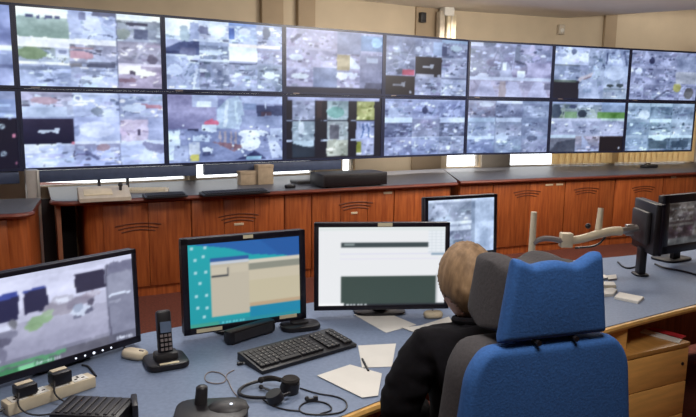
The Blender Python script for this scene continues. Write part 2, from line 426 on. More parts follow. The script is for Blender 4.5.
# cable trunking pair at the wall's corner, with a bright upper end
tr = thing('cable_trunking', 'pale vertical cable trunking with two ducts above the wall screens', 'trunking', CORN - d1 * 0.10 + Vector((0, -0.06, 0)), A1 - R(5))
G().b2((-0.06, -0.12, 1.9), (0.01, -0.03, 2.83), bev=0.006).build('duct', M['beige'], tr)
G().b2((0.035, -0.14, 1.9), (0.165, -0.04, 2.80), bev=0.006).build('duct', M['cream'], tr)
G().b2((0.08, -0.155, 1.9), (0.10, -0.14, 2.80)).build('seam_cover', M['beige'], tr)
G().b2((-0.02, -0.16, 2.78), (0.12, -0.03, 2.88), bev=0.006).build('junction_cap', M['white'], tr)
bx = thing('wall_box', 'small dark box fixed high on the wall beside the pale trunking', 'box', O1 + d1 * 4.53 + Vector((0, 0, 2.69)), A1)
G().b2((-0.03, -0.09, 0), (0.05, -0.03, 0.12), bev=0.008).build('housing', M['charcoal'], bx); G().b2((-0.02, -0.095, 0.01), (0.04, -0.09, 0.03)).build('cover_slot', M['black'], bx)
sn = thing('motion_sensor', 'small pale sensor fixed in the top corner above the right screens', 'sensor', O2 + d2 * 1.70 + Vector((0, 0, 2.66)), A2)
G().b2((-0.05, -0.06, 0), (0.05, 0, 0.13), bev=0.012).build('housing', M['beige'], sn); G().ball((0, -0.06, 0.05), (0.03, 0.015, 0.03)).build('lens', M['white'], sn)

# vertical blinds in the right-hand windows
vb = thing('vertical_blind', 'cream vertical blind drawn across the right rear window', 'blind', O2 + Vector((0, 0, 0.9)), A2)
G().b2((1.72, -0.06, 0.78), (4.3, -0.015, 0.83), bev=0.005).build('headrail', M['white'], vb)
rg = random.Random(3); x = 1.74
for i in range(25):
    o = G().box((0, 0, 0.39), (0.116, 0.003, 0.76)).build('slat', M['blind'], vb, smooth=False)
    o.location = (x, -0.035, -0.008); o.rotation_euler = (0, 0, R(rg.uniform(-14, -7))); x += 0.103

# ================================================================== THE DISPLAY WALL
def pic(col, row):
    W_, H_ = (144, 82) if col in (1, 2) else (112, 64)
    c = Canvas(W_, H_, 'a9b2d2'); T = c.tile
    a3, b3 = 0.34, 0.67
    if (col, row) == (0, 0):
        T(0, 0, 1, .5, '97a4d0', .1, '8b97c4', '7d86b4', 1); T(0, .5, 1, 1, 'e0ecff', .1, 'a8b6da', '9aa4cc', 2); c.rect(.9, .02, 1, .45, '98a6d4', '7f8abb').rect(.86, .5, 1, .56, 'e8f2ff')
    elif (col, row) == (0, 1):
        T(0, 0, 1, .34, 'a5afd0', .3, '8fa0cc', 'a8b8de', 3); c.rect(0, .34, 1, 1, '1a1830')
        for y in (.45, .80): c.ell(.90, y, .018, .03, 'd8ecf0').ell(.90, y, .008, .015, '1a1830').rect(.968, y + .10, .985, y + .14, 'ee88a0')
        c.rect(.3, .45, .55, .6, '2a2745')
    elif (col, row) == (1, 0):
        c.rect(0, 0, a3, .12, 'f2fbff'); c.rect(0, .12, a3, .38, 'a9c0b6', '98b3a6')
        for x, q in ((.06, .05), (.09, .03), (.13, .04), (.185, .05), (.21, .04), (.25, .05), (.27, .03)): c.rect(x, .095, x + q * .6, .135, '4a5580')
        T(0, .38, a3, .68, 'ffffff', .38, '9fac9c', 'a9b5c8', 11); c.ell(.09, .58, .09, .08, '8fa67e').rect(.24, .5, .33, .62, 'cfd6ea').rect(.27, .53, .31, .57, '8d95b4')
        T(0, .68, a3, 1, 'f6faff', .12, '9da9c6', 'b7c3e2', 12); c.rect(0, .74, .18, .79, '8d98b2')
        T(a3, 0, b3, .36, 'a9b6d6', .0, 'a6b3d8', 'c3cfe9', 13, amp=.1); c.ell(.5, .14, .06, .1, 'd5def2').rect(.42, .02, .46, .12, '7f88ae').rect(.5, 0, b3, .06, '6f7594')
        T(a3, .36, b3, .66, 'ffffff', .25, 'a7a4b8', 'b9bdd6', 14); c.rect(a3, .52, .5, .62, 'c99aa6').line(.36, .49, .55, .56, .02, '70748e').rect(a3, .47, .5, .5, 'a88a92')
        T(a3, .66, b3, 1, '8a8fa6', .12, 'b2b9d2', 'bcc8e6', 15); c.rect(.45, .68, .65, .73, '6d7189').rect(a3, .7, .42, .74, '8d8a92')
        T(b3, 0, 1, .36, 'f4fbff', .24, '98a3a8', '9da4b8', 16); c.rect(.74, .115, .9, .15, '3d3f58').rect(.8, .2, .9, .33, '6e7693').ell(.72, .27, .05, .07, '8f9a94')
        T(b3, .36, 1, .66, 'a39fb4', .05, 'a6a1b2', 'aaa6ba', 17, amp=.08); c.line(.88, .38, .8, .64, .03, 'bfbccb').ell(.93, .6, .04, .06, '837a8d')
        T(b3, .66, 1, 1, 'efe6f4', .1, 'c2b4c8', '9d8fa8', 18, n=5); c.rect(b3, .68, .84, .8, 'fff6fa').ell(.87, .79, .09, .035, 'fff4f2').rect(.76, .77, .8, .82, '5f5468').rect(b3, .86, .8, .92, '8d6f80')
        c.seams((a3, b3), (), '6f7795')
    elif (col, row) == (1, 1):
        T(0, 0, a3, .33, 'b9b6cc', .12, '9d99b0', 'bcc9e0', 21); c.ell(.15, .12, .09, .05, 'b597a5').rect(0, .2, .3, .33, 'c6d3ea')
        c.rect(0, .35, a3, .68, '3a3450', '15183a'); c.rect(.10, .505, .22, .535, 'dfe9f4').tri([(.21, .48), (.245, .47), (.235, .55), (.215, .545)], 'dfe9f4')
        T(0, .68, a3, 1, 'd9e2f4', .08, 'c4cde8', 'bcc8ec', 22, amp=.06); c.rect(0, .7, .1, .8, 'e8eefa').rect(.32, .66, .345, .69, 'ee90a4').rect(.335, .78, .35, .9, '4a4560')
        T(a3, 0, b3, .33, 'd5def2', .1, 'bcc8e6', 'b6c1e0', 23, amp=.07); c.ell(.38, .08, .035, .05, 'eef6ff').ell(.38, .08, .02, .025, '8f9bc4').ell(.51, .25, .045, .05, '8490a4')
        c.rect(a3, .33, b3, .66, 'bac4ea', 'c6d0ee'); c.ell(.5, .5, .13, .11, 'dde4f8', .7).ell(.36, .52, .02, .07, '9aa6cc')
        T(a3, .66, b3, 1, 'dfe5f6', .1, 'a6a6c4', 'b2bfe8', 24); c.ell(.54, .74, .05, .05, 'b39aa8').line(.42, .8, .5, .9, .04, '7a80a8')
        T(b3, 0, 1, .33, 'bfc8e4', .1, 'b4c1de', 'aab2d2', 25); c.line(.82, .17, .98, .19, .05, 'c08a9a').ell(.78, .2, .09, .06, 'd8e4f6')
        T(b3, .33, 1, .66, 'a8adcc', .1, 'd2c3d8', 'c0b4cc', 26, n=6, amp=.06); c.rect(.8, .5, .815, .58, '57506c').rect(.88, .34, 1, .66, 'a6b0d4')
        T(b3, .66, 1, 1, 'd8e2f6', .15, 'c9d4f2', 'bcc8ee', 27, n=5, amp=.06); c.tri([(.82, .68), (1, .72), (1, .86), (.88, .8)], '9a9cc0')
        c.seams((a3, b3), (.34, .67), '8d95b8')
    elif (col, row) == (2, 0):
        q = (.0, .27, .52, .77, 1)
        T(0, 0, .27, .3, 'f4fbff', .5, 'cfe0f2', 'b9c9e6', 31); c.ell(.15, .2, .04, .12, 'a8bcc6').rect(.2, .05, .27, .28, 'b0bcdc').rect(0, .02, .12, .25, 'f4fbff')
        c.tri([(0, .42), (.16, .3), (.27, .3), (.27, .5), (0, .56)], '55628e'); c.rect(0, .45, .2, .52, '3d4a76').rect(.12, .4, .24, .55, '6d7398')
        T(.27, 0, .52, .3, 'dfeafa', .2, 'a8aec8', 'd5e0f2', 33, amp=.08); c.ell(.42, .12, .08, .12, 'e6f0fc').rect(.28, .08, .35, .2, '8f94b4')
        T(.27, .3, .52, .55, 'b3c0dc', .2, '9faec8', '8d98b4', 34); c.ell(.4, .45, .07, .04, 'd5e4f2')
        T(.52, 0, .77, .3, '7f9fd8', .15, '9fb3d8', 'b9c9e4', 35); c.rect(.52, .08, .57, .25, '4f74c0').ell(.66, .12, .05, .05, 'dfe9f6')
        c.rect(.52, .31, .77, .56, 'f0fbf8'); c.rect(.52, .31, .98, .35, 'fff6ec')
        T(.77, 0, 1, .3, '9fb0ce', .1, 'a8b4d0', 'b4bcd8', 36); c.ell(.85, .12, .04, .08, '7d879c')
        T(.77, .38, 1, .6, 'a9a8c4', .1, 'a5a6c4', 'aab0cc', 37, amp=.06)
        T(0, .5, .27, 1, 'ccd8ee', .06, 'aab8d6', '9eaac8', 38, n=16); c.rect(.2, .57, .26, .6, '525a78').ell(.07, .72, .06, .08, 'cad6ee').line(.22, .98, .25, .7, .04, 'd8e2f2')
        T(.27, .55, .52, 1, 'd6e2f2', .08, '98a0b8', '929cba', 39, n=14)
        T(.52, .58, .77, 1, '707898', .07, '98a2bc', 'a0acca', 40, n=14); c.rect(.52, .58, .77, .61, '5f6784')
        T(.77, .58, 1, 1, 'a4b0ca', .06, '98a6ba', '8f9cb8', 41, n=14); c.ell(.88, .75, .05, .06, 'd5e2f0')
    elif (col, row) == (2, 1):
        c.rect(0, 0, 1, 1, '9aa2c8', '8d9ac4'); c.rect(0, 0, .4, .5, 'a6a2c6', '8f8eb8'); c.rect(.2, 0, .42, .18, 'b9c4e2').rect(.24, .1, .36, .18, 'e0ecfa')
        c.tri([(.42, .2), (.5, .06), (.6, .0), (.65, .3), (.6, .5), (.38, .5)], 'b3c7dc'); c.line(.47, .45, .5, .1, .05, 'd6e4ee'); c.line(.58, .4, .57, .1, .04, 'cbe0ea')
        c.rect(.62, .02, 1, .12, 'b9c5e4').rect(.64, .12, .76, .22, '8fa2c8').rect(.76, .15, 1, .34, '4d587e').rect(.8, .24, .9, .34, '6d5a70').line(.84, .1, .85, .45, .02, 'c9d4e8')
        c.rect(.62, .3, 1, .48, '97a4c8'); c.ell(.36, .42, .06, .05, 'd86a88').rect(.28, .44, .4, .56, 'd4e4f2').rect(.16, .50, .26, .54, '3d4468').rect(.29, .5, .31, .53, '20243c')
        c.tri([(.12, .52), (.5, .56), (.68, .8), (.62, .98), (.2, .98)], '7f8cb6'); c.rect(0, .52, .1, .95, 'd5e6f4').rect(.04, .75, .16, .98, 'a9b6d6')
        c.rect(.17, .7, .26, .88, 'c9d2de').rect(.18, .88, .25, .98, 'd6cf6a').rect(.28, .78, .37, .87, 'e6f2fa').rect(.28, .84, .35, .9, '5b6690').rect(.2, .6, .34, .68, 'c3d6ea')
        for x in (.43, .47, .52, .56): c.line(x, .55, x + .01, .75, .03, 'b3a9b4')
        c.tri([(.36, .68), (.66, .76), (.55, .85)], '8d6b78'); c.ell(.72, .58, .14, .06, 'e3edf8').ell(.7, .72, .09, .12, 'dfe8f4').tri([(.55, .98), (.75, .85), (.85, .98)], '3f4a78').rect(.66, .93, .8, .97, 'a6d2e6')
        c.tri([(.84, .6), (.9, .6), (1, .85), (1, .96), (.9, .96)], 'cfdaf0').rect(.88, .5, 1, .7, 'bac8e2')
        rgx = random.Random(5)
        for i in range(60):
            x, y = rgx.random(), rgx.uniform(.45, .97); b = rgx.choice(['e2ecf8', '7d88ae', 'b2bedd', '6a7399']); c.ell(x, y, .012, .014, b)
    elif (col, row) == (3, 0):
        q = (0, .26, .51, .76, 1)
        sd = 51
        for i in range(4):
            for j in range(3):
                T(q[i], j / 3 * .9, q[i + 1], (j + 1) / 3 * .9, 'b4b4d0', .1, '9a9cc0', 'aaa6c4', sd, n=8, amp=.10); sd += 1
        c.line(.06, .2, .14, .1, .06, '5a6088').ell(.1, .45, .07, .05, 'd2dcec').ell(.14, .74, .09, .045, 'e4ecf4').rect(.27, .6, .51, .9, '8b98ba').rect(.51, .02, .76, .36, '8d97b8', '7d88ac').rect(.76, .05, 1, .3, '7fa2cc', '6d88b4').ell(.93, .15, .06, .08, '9cc6e6')
        c.rect(.51, .38, .64, .62, 'b3a27c').tri([(.64, .38), (.75, .55), (.75, .6), (.64, .6)], 'dde6f6').rect(.51, .66, .72, .72, 'dfe6f4').ell(.56, .72, .06, .06, 'f2f6fc')
        c.rect(.75, .36, 1, .9, '9096b8', '8488a8').rect(.82, .4, .95, .48, 'bac6dc')
        c.rect(0, .9, 1, 1, '232640').rect(.8, .82, 1, .9, '5a5f7c')
        c.seams((.26,), (.31,), 'c3c6da')
    elif (col, row) == (3, 1):
        c.rect(0, 0, 1, 1, '17192c'); c.rect(.02, 0, .97, .07, 'aab0d4')
        xs = ((.06, .29), (.41, .63), (.72, .92))
        cols = (('a6adc6', '9fb0bc', '3c4a58'), ('9fb4b8', 'a8b2b4', 'b4b8a6'), ('b0b36e', '9fabd0', 'b2b9d8'))
        for i, (a, b) in enumerate(xs):
            for j in range(3):
                yy = ((.07, .38), (.39, .70), (.71, .97))[j]
                T(a, yy[0], b, yy[1], cols[i][j], .05, cols[i][j], cols[i][j], 70 + i * 3 + j, n=7, amp=.10)
            for y in (.38, .70): c.rect(a - .06, y - .012, a, y + .012, 'c8d6ec')
        c.ell(.5, .25, .09, .09, '74aaa2').rect(.07, .71, .28, .8, 'cfe4ee').tri([(.06, .74), (.29, .85), (.29, .97), (.06, .97)], '2c3c4c').ell(.15, .5, .03, .1, 'dfeaf2').rect(.44, .45, .54, .68, '6b6c78').rect(.72, .73, .78, .92, 'a9b052')
        c.rect(.30, .07, .36, .35, '3a2a34').line(.80, .45, .78, .66, .03, '4a6aa6').line(.84, .45, .86, .66, .03, '5a78b0')
    elif (col, row) == (4, 0):
        T(0, 0, .34, .66, '8f95b0', .06, '979db6', '7f88a6', 81); c.rect(.2, .56, .34, .66, 'c4506c').line(.05, .5, .34, .35, .015, 'b4bacd')
        T(.34, 0, .67, .33, '8d93ae', .1, '8a92b0', 'a2abc6', 82); c.ell(.38, .2, .03, .05, 'd6deee').ell(.49, .2, .03, .05, 'd6deee').rect(.56, .06, .67, .3, '9fb2d2')
        T(.67, 0, 1, .33, '9db4d0', .2, '8f97b4', '7d84a2', 83); c.rect(.67, .12, .73, .3, '4f5a80').ell(.85, .15, .08, .05, 'a8bcca')
        c.rect(.35, .33, .67, .67, '26222e', '221f2c').rect(.36, .63, .58, .67, 'b0b2c2'); c.rect(.44, .485, .54, .52, 'b8bcc6').tri([(.53, .46), (.58, .46), (.56, .54), (.53, .52)], 'b8bcc6').ell(.64, .65, .02, .03, 'a8acbc')
        c.rect(0, .67, .35, 1, '322a30', '241f28').rect(.1, .81, .2, .85, '9a9ca6').tri([(.19, .78), (.24, .77), (.22, .86), (.19, .84)], '9a9ca6').ell(.3, .95, .014, .025, 'a8acbc')
        T(.35, .67, .67, 1, 'a5aac4', .08, '8d93ae', '9aa2c0', 84, n=16); T(.67, .33, 1, .67, 'a2abc4', .1, '8990ac', 'a6adc8', 85); T(.67, .67, 1, 1, '7d849e', .12, 'a8b2ce', 'b0bad6', 86)
    elif (col, row) == (4, 1):
        sd = 91; G1 = [('8f99be', 'a6b0d0'), ('9aa6cc', '9aa4cc'), ('8d9ac4', '98a4cc'), ('7f89ac', '6a7498'), ('8a92b2', '9aa0bc'), ('6f7a9c', '69728f'), ('98a0c4', '8a94ba'), ('a4b0d2', '8e9ac2'), ('98a4c0', '8b96b6')]
        for j in range(3):
            for i in range(3):
                sk = {(0, 1): 'd6e8f8', (2, 1): 'c9d8f2', (1, 2): 'ccdaf2', (2, 2): 'b5c2de'}.get((i, j), 'a6b0d2')
                T(i / 3, j / 3, (i + 1) / 3, (j + 1) / 3, sk, .28 if (i, j) in ((0, 1), (2, 1)) else .08, *G1[j * 3 + i], sd, n=12, amp=.13); sd += 1
        c.ell(.48, .2, .035, .07, '46507a').ell(.1, .25, .06, .09, 'b9c6e4').line(.36, .5, .42, .45, .03, 'e2ecf8').ell(.88, .58, .02, .03, 'dfe8f6')
        c.seams((.34, .67), (.33, .66), '8890b2')
    elif (col, row) == (5, 0):
        T(0, 0, .5, .62, 'b0bada', .0, '8c94b4', '868aa6', 111, n=22, amp=.14); T(.5, 0, 1, .62, 'a8b4d6', .0, '8d96b8', 'a39fbe', 112, n=20, amp=.13)
        c.rect(0, 0, .15, .08, 'c6cce0').rect(.39, .34, .45, .5, 'dde8f6').tri([(.39, .34), (.46, .36), (.52, .62), (.36, .62)], 'a8b0cc').rect(.39, .36, .44, .5, 'e2ecf8').rect(.57, .5, .67, .66, 'dfe9f8').ell(.16, .6, .07, .04, 'cfd6ea').rect(.54, .04, .6, .34, '7b86a0').line(.55, .33, .68, .38, .04, '585f7c')
        c.rect(.7, .35, .98, .62, 'a6a4c6'); c.rect(0, .63, 1, .68, 'c9d2e8')
        T(0, .68, 1, 1, 'b9bdd6', .0, '9e9cb8', 'a39fba', 113, n=8, amp=.06)
        for x in (.2, .52, .84): c.tri([(x - .05, .7), (x + .05, .7), (x + .14, 1), (x - .14, 1)], 'b4b6d4')
        c.rect(.36, .7, .44, 1, 'a2969f').rect(.92, .72, 1, .85, '6c6c86')
    elif (col, row) == (5, 1):
        sd = 121; G1 = [('a29db4', '8d95b2'), ('7b84a2', '8a94b4'), ('93a0bc', '98a5c2'), ('98a9c6', '97a6c4'), ('8b95b0', 'a8b2cc'), ('8a96b4', '8f9ab8'), ('8d9cc2', '7f8fb8'), ('9fb0cc', '8fa0be'), ('98a2c0', '959cba')]
        for j in range(3):
            for i in range(3):
                sk = {(1, 0): 'd2dcf4', (0, 1): 'b4cae2', (1, 1): 'cad8ee', (0, 2): 'c9dcf2', (0, 0): 'b9bcd2'}.get((i, j), '98a6c4')
                T(i / 3, j / 3, (i + 1) / 3, (j + 1) / 3, sk, .2, *G1[j * 3 + i], sd, n=8, amp=.08); sd += 1
        c.ell(.22, .08, .09, .05, 'cad2e2').ell(.8, .72, .07, .05, '66718f').ell(.42, .7, .08, .07, 'bccce2')
        c.seams((.335, .665), (.33, .66), '8794b4')
    elif (col, row) == (6, 0):
        T(0, 0, .45, .34, 'bcc8e2', .0, 'b3c0de', 'c2cde8', 131, n=10, amp=.12); c.ell(.25, .1, .04, .05, '6c7898').ell(.4, .2, .06, .1, 'dbe6f4')
        T(.45, 0, .67, .5, 'a2aeca', .1, 'a6b2ce', '98a6c0', 132); T(.67, 0, 1, .34, '98a4c4', .0, '98a6c6', 'a8b5d2', 133, n=12); c.line(.7, .1, .69, .3, .03, '626e92').line(.93, .05, .97, .3, .05, '6a7698').line(.72, .12, .72, .28, .02, 'd8e4f2')
        T(0, .34, .34, .66, '8f98a8', .12, '98a5c2', '9aa6c4', 134, n=6); c.line(.2, .42, .45, .5, .05, '7a86a0')
        c.rect(0, .66, .335, 1, '2a2836').rect(0, .64, .3, .69, '6d7a72')
        T(.34, .45, .67, 1, 'b0bcd8', .0, 'a6b4ce', 'a2aeca', 135, n=8, amp=.07); c.line(.34, .62, .5, .52, .06, 'c9c2cc').line(.4, .62, .5, .56, .02, '8a6e74')
        T(.67, .34, 1, 1, 'bccbe6', .3, 'b9c8e4', '98a6ba', 136, n=8, amp=.09); c.ell(.82, .48, .13, .14, 'ccd9f0').ell(.76, .73, .05, .03, '3e4a50').ell(.9, .72, .05, .04, '46525a').rect(.68, .78, .98, .82, '7d8a98')
    elif (col, row) == (6, 1):
        T(0, 0, .34, .33, 'a9b8da', .15, '8190a8', '8fa090', 141); c.ell(.06, .2, .07, .14, '47566a').rect(.18, .2, .34, .33, '7fa378').ell(.28, .1, .05, .04, '4d5878')
        T(.34, 0, .67, .33, 'b0c0de', .2, '8c9ab2', '98a8a6', 142); c.ell(.41, .24, .06, .08, '3f4c5c')
        c.rect(.67, 0, 1, .1, '9fb6d8').rect(.67, .06, 1, .2, '8ea2c0').rect(.62, .2, 1, .33, '6fa054', '79a862')
        for i, sd in ((0, 143), (1, 144), (2, 145)): T(i / 3, .33, (i + 1) / 3, .66, 'b4bcd2' if i < 2 else 'c2dcd6', .12, '9fa8c4', 'a2a9c4', sd, n=8, amp=.07)
        c.rect(0, .66, .34, .72, 'c9dcea').rect(0, .72, .34, 1, '8f92a0', '6f7688').tri([(.1, .8), (.34, .74), (.34, 1), (.0, 1)], '565c6c')
        T(.34, .66, .67, 1, 'b4bcd2', .1, 'a89ea8', 'a6b0ce', 146, n=8); c.rect(.67, .68, 1, 1, '241e26').rect(.67, .68, 1, .71, '4e4244').ell(.95, .93, .012, .025, 'd0d8e0')
    elif (col, row) == (7, 0):
        sd = 151
        for j in range(3):
            for i in range(3):
                T(i / 3, j / 3, (i + 1) / 3, (j + 1) / 3, 'a8adcc', .06, '8f96b4', '9aa1c2', sd, n=12, amp=.12); sd += 1
        c.ell(.3, .2, .04, .07, '3f4466').ell(.12, .42, .05, .07, 'ccd6ee').ell(.7, .73, .06, .1, 'b3b06c').rect(.67, .08, 1, .38, '8f99b6').rect(.67, .4, 1, .66, 'b0b4c0').ell(.88, .85, .07, .12, '6f6f74').line(.38, .98, .55, .8, .04, '6d7490')
    else:
        sd = 161; G1 = [('a8bcd0', '9fb4cc'), ('6d869c', '7f96ac'), ('7d8fa6', '8ca0b8'), ('90a8c0', '7a92ac'), ('8fa6ba', '98aec0'), ('98acc0', '98acbe'), ('9db4ce', '8fa6c0'), ('5f7688', '7288a0'), ('6a8092', '7d92a8')]
        for j in range(3):
            for i in range(3):
                sk = {(1, 0): 'c4dcea', (0, 0): 'bcd2e4', (1, 1): 'c6e0ec', (1, 2): 'd2ecf2', (2, 2): 'cce4ee'}.get((i, j), 'a2b8cc')
                T(i / 3, j / 3, (i + 1) / 3, (j + 1) / 3, sk, .22, *G1[j * 3 + i], sd, n=9, amp=.09); sd += 1
        c.ell(.25, .25, .08, .1, 'd2e2ee').line(.36, .55, .6, .52, .025, '41566c').ell(.5, .72, .12, .06, 'd6f0f4').rect(.36, .8, .62, .95, '4f6676').rect(.7, .8, .95, .94, '50667a').ell(.85, .44, .02, .03, '44586a')
        c.seams((.335, .665), (.33, .66), '86a0b6')
    return c.finish(col * 2 + row).blur(1)
labels = {
    (0, 0): 'wall screen at the left frame edge, upper row, plain bluish street view', (0, 1): 'wall screen at the left frame edge, lower row, mostly black with red dots',
    (1, 0): 'large wall screen with a green sports field in its top left tile', (1, 1): 'lower wall screen with one dark tile among pale lavender street views',
    (2, 0): 'upper wall screen of sixteen small views, bright white panel right of centre', (2, 1): 'wall screen filled by one big city street view with yellow vehicle',
    (3, 0): 'upper wall screen with sandy brown patch and black strip along bottom', (3, 1): 'lower wall screen with three columns of views between black gaps',
    (4, 0): 'upper wall screen with two dark logo tiles and a red car', (4, 1): 'lower wall screen of nine blue grey views, below the two dark logo tiles',
    (5, 0): 'upper wall screen of pale street views with two white vehicles at centre', (5, 1): 'lower wall screen of nine hazy blue views over the grey pier',
    (6, 0): 'upper wall screen with a black tile in its lower left corner', (6, 1): 'lower wall screen with green grass in its top row of views',
    (7, 0): 'upper wall screen at the right frame edge with yellowish tree patch', (7, 1): 'lower wall screen at the right frame edge with teal tinted views'}
TOP = 0.79 + CAM_H; SH = 0.69
for col in range(8):
    a = A1 if col < 4 else A2
    d = d1 if col < 4 else d2
    ctr = (P0 + d * DW * (col - 0.5)) if col < 4 or False else None
    ctr = P0 + d1 * DW * (col - 0.5) if col <= 4 else P4 + d2 * DW * (col - 4.5)
    a = A1 if col <= 4 else A2
    for row in range(2):
        zb = TOP - SH * (row + 1)
        t = thing('wall_display', labels[(col, row)], 'screen', (ctr.x, ctr.y, zb), a, 'screens of the video wall')
        W2 = DW - 0.0012; H2 = SH - 0.0025; bz = 0.0225
        G().b2((-W2 / 2, 0.012, 0.001), (W2 / 2, 0.09, SH - 0.0005)).build('housing', M['black'], t)
        f = G()
        f.b2((-W2 / 2, 0, 0.002), (-W2 / 2 + bz, 0.014, H2 + .001)); f.b2((W2 / 2 - bz, 0, 0.002), (W2 / 2, 0.014, H2))
        f.b2((-W2 / 2 + bz, 0, 0.002), (W2 / 2 - bz, 0.014, 0.002 + bz)); f.b2((-W2 / 2 + bz, 0, H2 - bz), (W2 / 2 - bz, 0.014, H2))
        f.build('bezel', M['wallbezel'], t, smooth=False)
        pic(col, row).screen(W2 - 2 * bz, H2 - 2 * bz, 'screen_panel', M['screen'], t, 0.006, 0.002 + bz)
        if row == 0:
            lg = G().b2((-W2 / 2 + 0.1, -0.002, 0.006), (-W2 / 2 + 0.17, 0.001, 0.017)).build('badge', M['greyplastic'], t, smooth=False)
        G().b2((-0.25, 0.09, 0.15), (0.25, 0.15, 0.55)).build('wall_mount', M['charcoal'], t, smooth=False)

# support structure under the screens
sk = thing('mounting_rail', 'dark blue grey skirting rail under the first wall screens', 'rail', P0, A1)
zs = TOP - 2 * SH
for nm, lo, hi in (('rail_panel', -1.3, -0.03), ('rail_panel', 0.02, 1.50), ('rail_panel', 1.585, 3.13)):
    G().b2((lo, 0.01, zs - 0.104), (hi, 0.06, zs - 0.004), bev=0.004).build(nm, M['skirt'], sk)
for xx in (0.6, 0.85, 2.3):
    G().b2((xx, 0.03, 0.885), (xx + 0.025, 0.05, zs - 0.10)).build('strut', M['charcoal'], sk)
def post(lab, t_, off, m, wd=0.10, dp=0.10, top=zs + 0.02):
    q = P0 + d1 * t_ + n1 * off
    p = thing('support_post', lab, 'post', (q.x, q.y, 0), A1, 'posts carrying the video wall')
    G().b2((-wd / 2, -dp / 2, 0.012), (wd / 2, dp / 2, top), bev=0.006).build('column', m, p)
    G().b2((wd / 2 - 0.018, -dp / 2 - 0.008, 0.012), (wd / 2 + 0.004, -dp / 2, top), bev=0.002).build('edge_strip', M['steel'], p)
    G().b2((-wd / 2 - 0.03, -dp / 2 - 0.03, 0), (wd / 2 + 0.03, dp / 2 + 0.03, 0.012)).build('foot_plate', M['steel'], p)
post('grey steel post standing between the two cherry cabinets at the left', 0.055, -0.10, M['postgrey'])
o = bpy.data.objects

# ================================================================== REAR CREDENZA
CZ = 0.88
LA = R(26.4); L0 = Vector((-2.377, 5.157, 0)); lu = Vector((math.cos(LA), math.sin(LA), 0))
RA = R(22.8); R0 = Vector((1.213, 7.023, 0))
def rounded_front(x0, x1, y0, y1, r, left=True, right=False, n=6):
    P = []
    if left:
        for k in range(n + 1):
            a = R(180 + 90 * k / n); P.append((x0 + r + r * math.cos(a), y0 + r + r * math.sin(a)))
    else: P.append((x0, y0))
    if right:
        for k in range(n + 1):
            a = R(270 + 90 * k / n); P.append((x1 - r + r * math.cos(a), y0 + r + r * math.sin(a)))
    else: P.append((x1, y0))
    return P + [(x1, y1), (x0, y1)]
def to_wall(org, ang, x, wo, wa, gap=0.006):
    """local y at which the line local x = const meets the wall plane"""
    b = org + Vector((math.cos(ang), math.sin(ang), 0)) * x; dy = Vector((-math.sin(ang), math.cos(ang), 0)); nw = Vector((-math.sin(wa), math.cos(wa), 0))
    return (wo - nw * gap - b).dot(nw) / dy.dot(nw)
def to_local(org, ang, p):
    v = Matrix.Rotation(-ang, 3, 'Z') @ (Vector(p) - org); return (v.x, v.y)
def counter(lab, org, ang, front_pts, back_pts):
    t = thing('rear_counter', lab, 'counter', org, ang); P = front_pts + back_pts
    G().prism(P, CZ - 0.006, CZ).build('laminate_top', M['counter'], t, smooth=False)
    G().prism(P, CZ - 0.04, CZ - 0.0062).build('top_board', M['woodedge'], t, smooth=False)
    G().tube([(x, y, CZ - 0.022) for x, y in front_pts], 0.019, 8, smooth=0).build('front_edge', M['woodedge'], t)
    return t
def cabinet(lab, org, ang, x0, x1, depth, vents, left=False, right=False, plates=(), panels=1, doors=True):
    t = thing('credenza_cabinet', lab, 'cabinet', org, ang, 'cherry credenza cabinets')
    y0 = 0.05
    G().prism(rounded_front(x0 + 0.002, x1 - 0.002, y0, depth, 0.12, left, right), 0.07, CZ - 0.042).build('body', M['wood'], t)
    G().b2((x0 + (0.13 if left else 0.004), y0 + 0.004, 0), (x1 - (0.13 if right else 0.004), depth - 0.05, 0.07)).build('plinth', M['wood'], t, smooth=False)
    xa = x0 + (0.14 if left else 0.004); xb = x1 - (0.14 if right else 0.004)
    for i in range(panels):
        pa = xa + (xb - xa) * i / panels; pb = xa + (xb - xa) * (i + 1) / panels
        G().b2((pa + 0.002, y0 - 0.016, 0.09), (pb - 0.002, y0, CZ - 0.05), bev=0.003).build('front_panel', M['wood'], t)
    for (vx, vz) in vents:
        g = G()
        for kx in range(3):
            rr = 0.20; pts = []
            for q in range(9):
                u = -1 + 2 * q / 8
                pts.append((vx + 0.19 * (1 - 0.13 * kx) * u, y0 - 0.0165, vz + 0.035 - 0.028 * kx - 0.02 * u * u))
            g.tube(pts, 0.006, n=6, smooth=1)
        g.build('vent_slot', M['slot'], t)
    for (px_, pz_, wd) in plates:
        G().b2((px_ - wd / 2, y0 - 0.021, pz_ - 0.011), (px_ + wd / 2, y0 - 0.015, pz_ + 0.011), bev=0.002).build('label_plate', M['cream'], t)
    return t
rl = R0 + Vector((math.cos(RA), math.sin(RA), 0)) * 0.0
ry = Vector((-math.sin(RA), math.cos(RA), 0))
seam = [rl, CORN - ry * 0.08]
fp = [q_ for q_ in rounded_front(0, 3.95, 0, 1, .15, True)][:-2]
pm_ = to_local(L0, LA, seam[1])
counter('long dark glossy counter on the left cherry cabinets', L0, LA, fp, [to_local(L0, LA, rl + ry * 0.06 - lu * .004), (pm_[0] - .004, pm_[1])] + [(x_, to_wall(L0, LA, x_, O1, A1)) for x_ in (0.0,)])
D_ = 1.10
sp = thing('counter_end_panel', 'narrow brown end panel under the left counter corner', 'panel', L0, LA)
G().b2((0.03, 0.12, 0), (0.065, 0.9, CZ - 0.042), bev=0.003).build('board', M['brown'], sp); G().b2((0.035, 0.9, 0.1), (0.22, 0.93, CZ - 0.042)).build('cubby_shade_board', M['dark'], sp); G().b2((-0.20, 0.5, 0), (0.03, 0.52, CZ - 0.042)).build('gap_shade_board', M['dark'], sp)  # the two dark boards stand in for shade in the gaps beside the panel
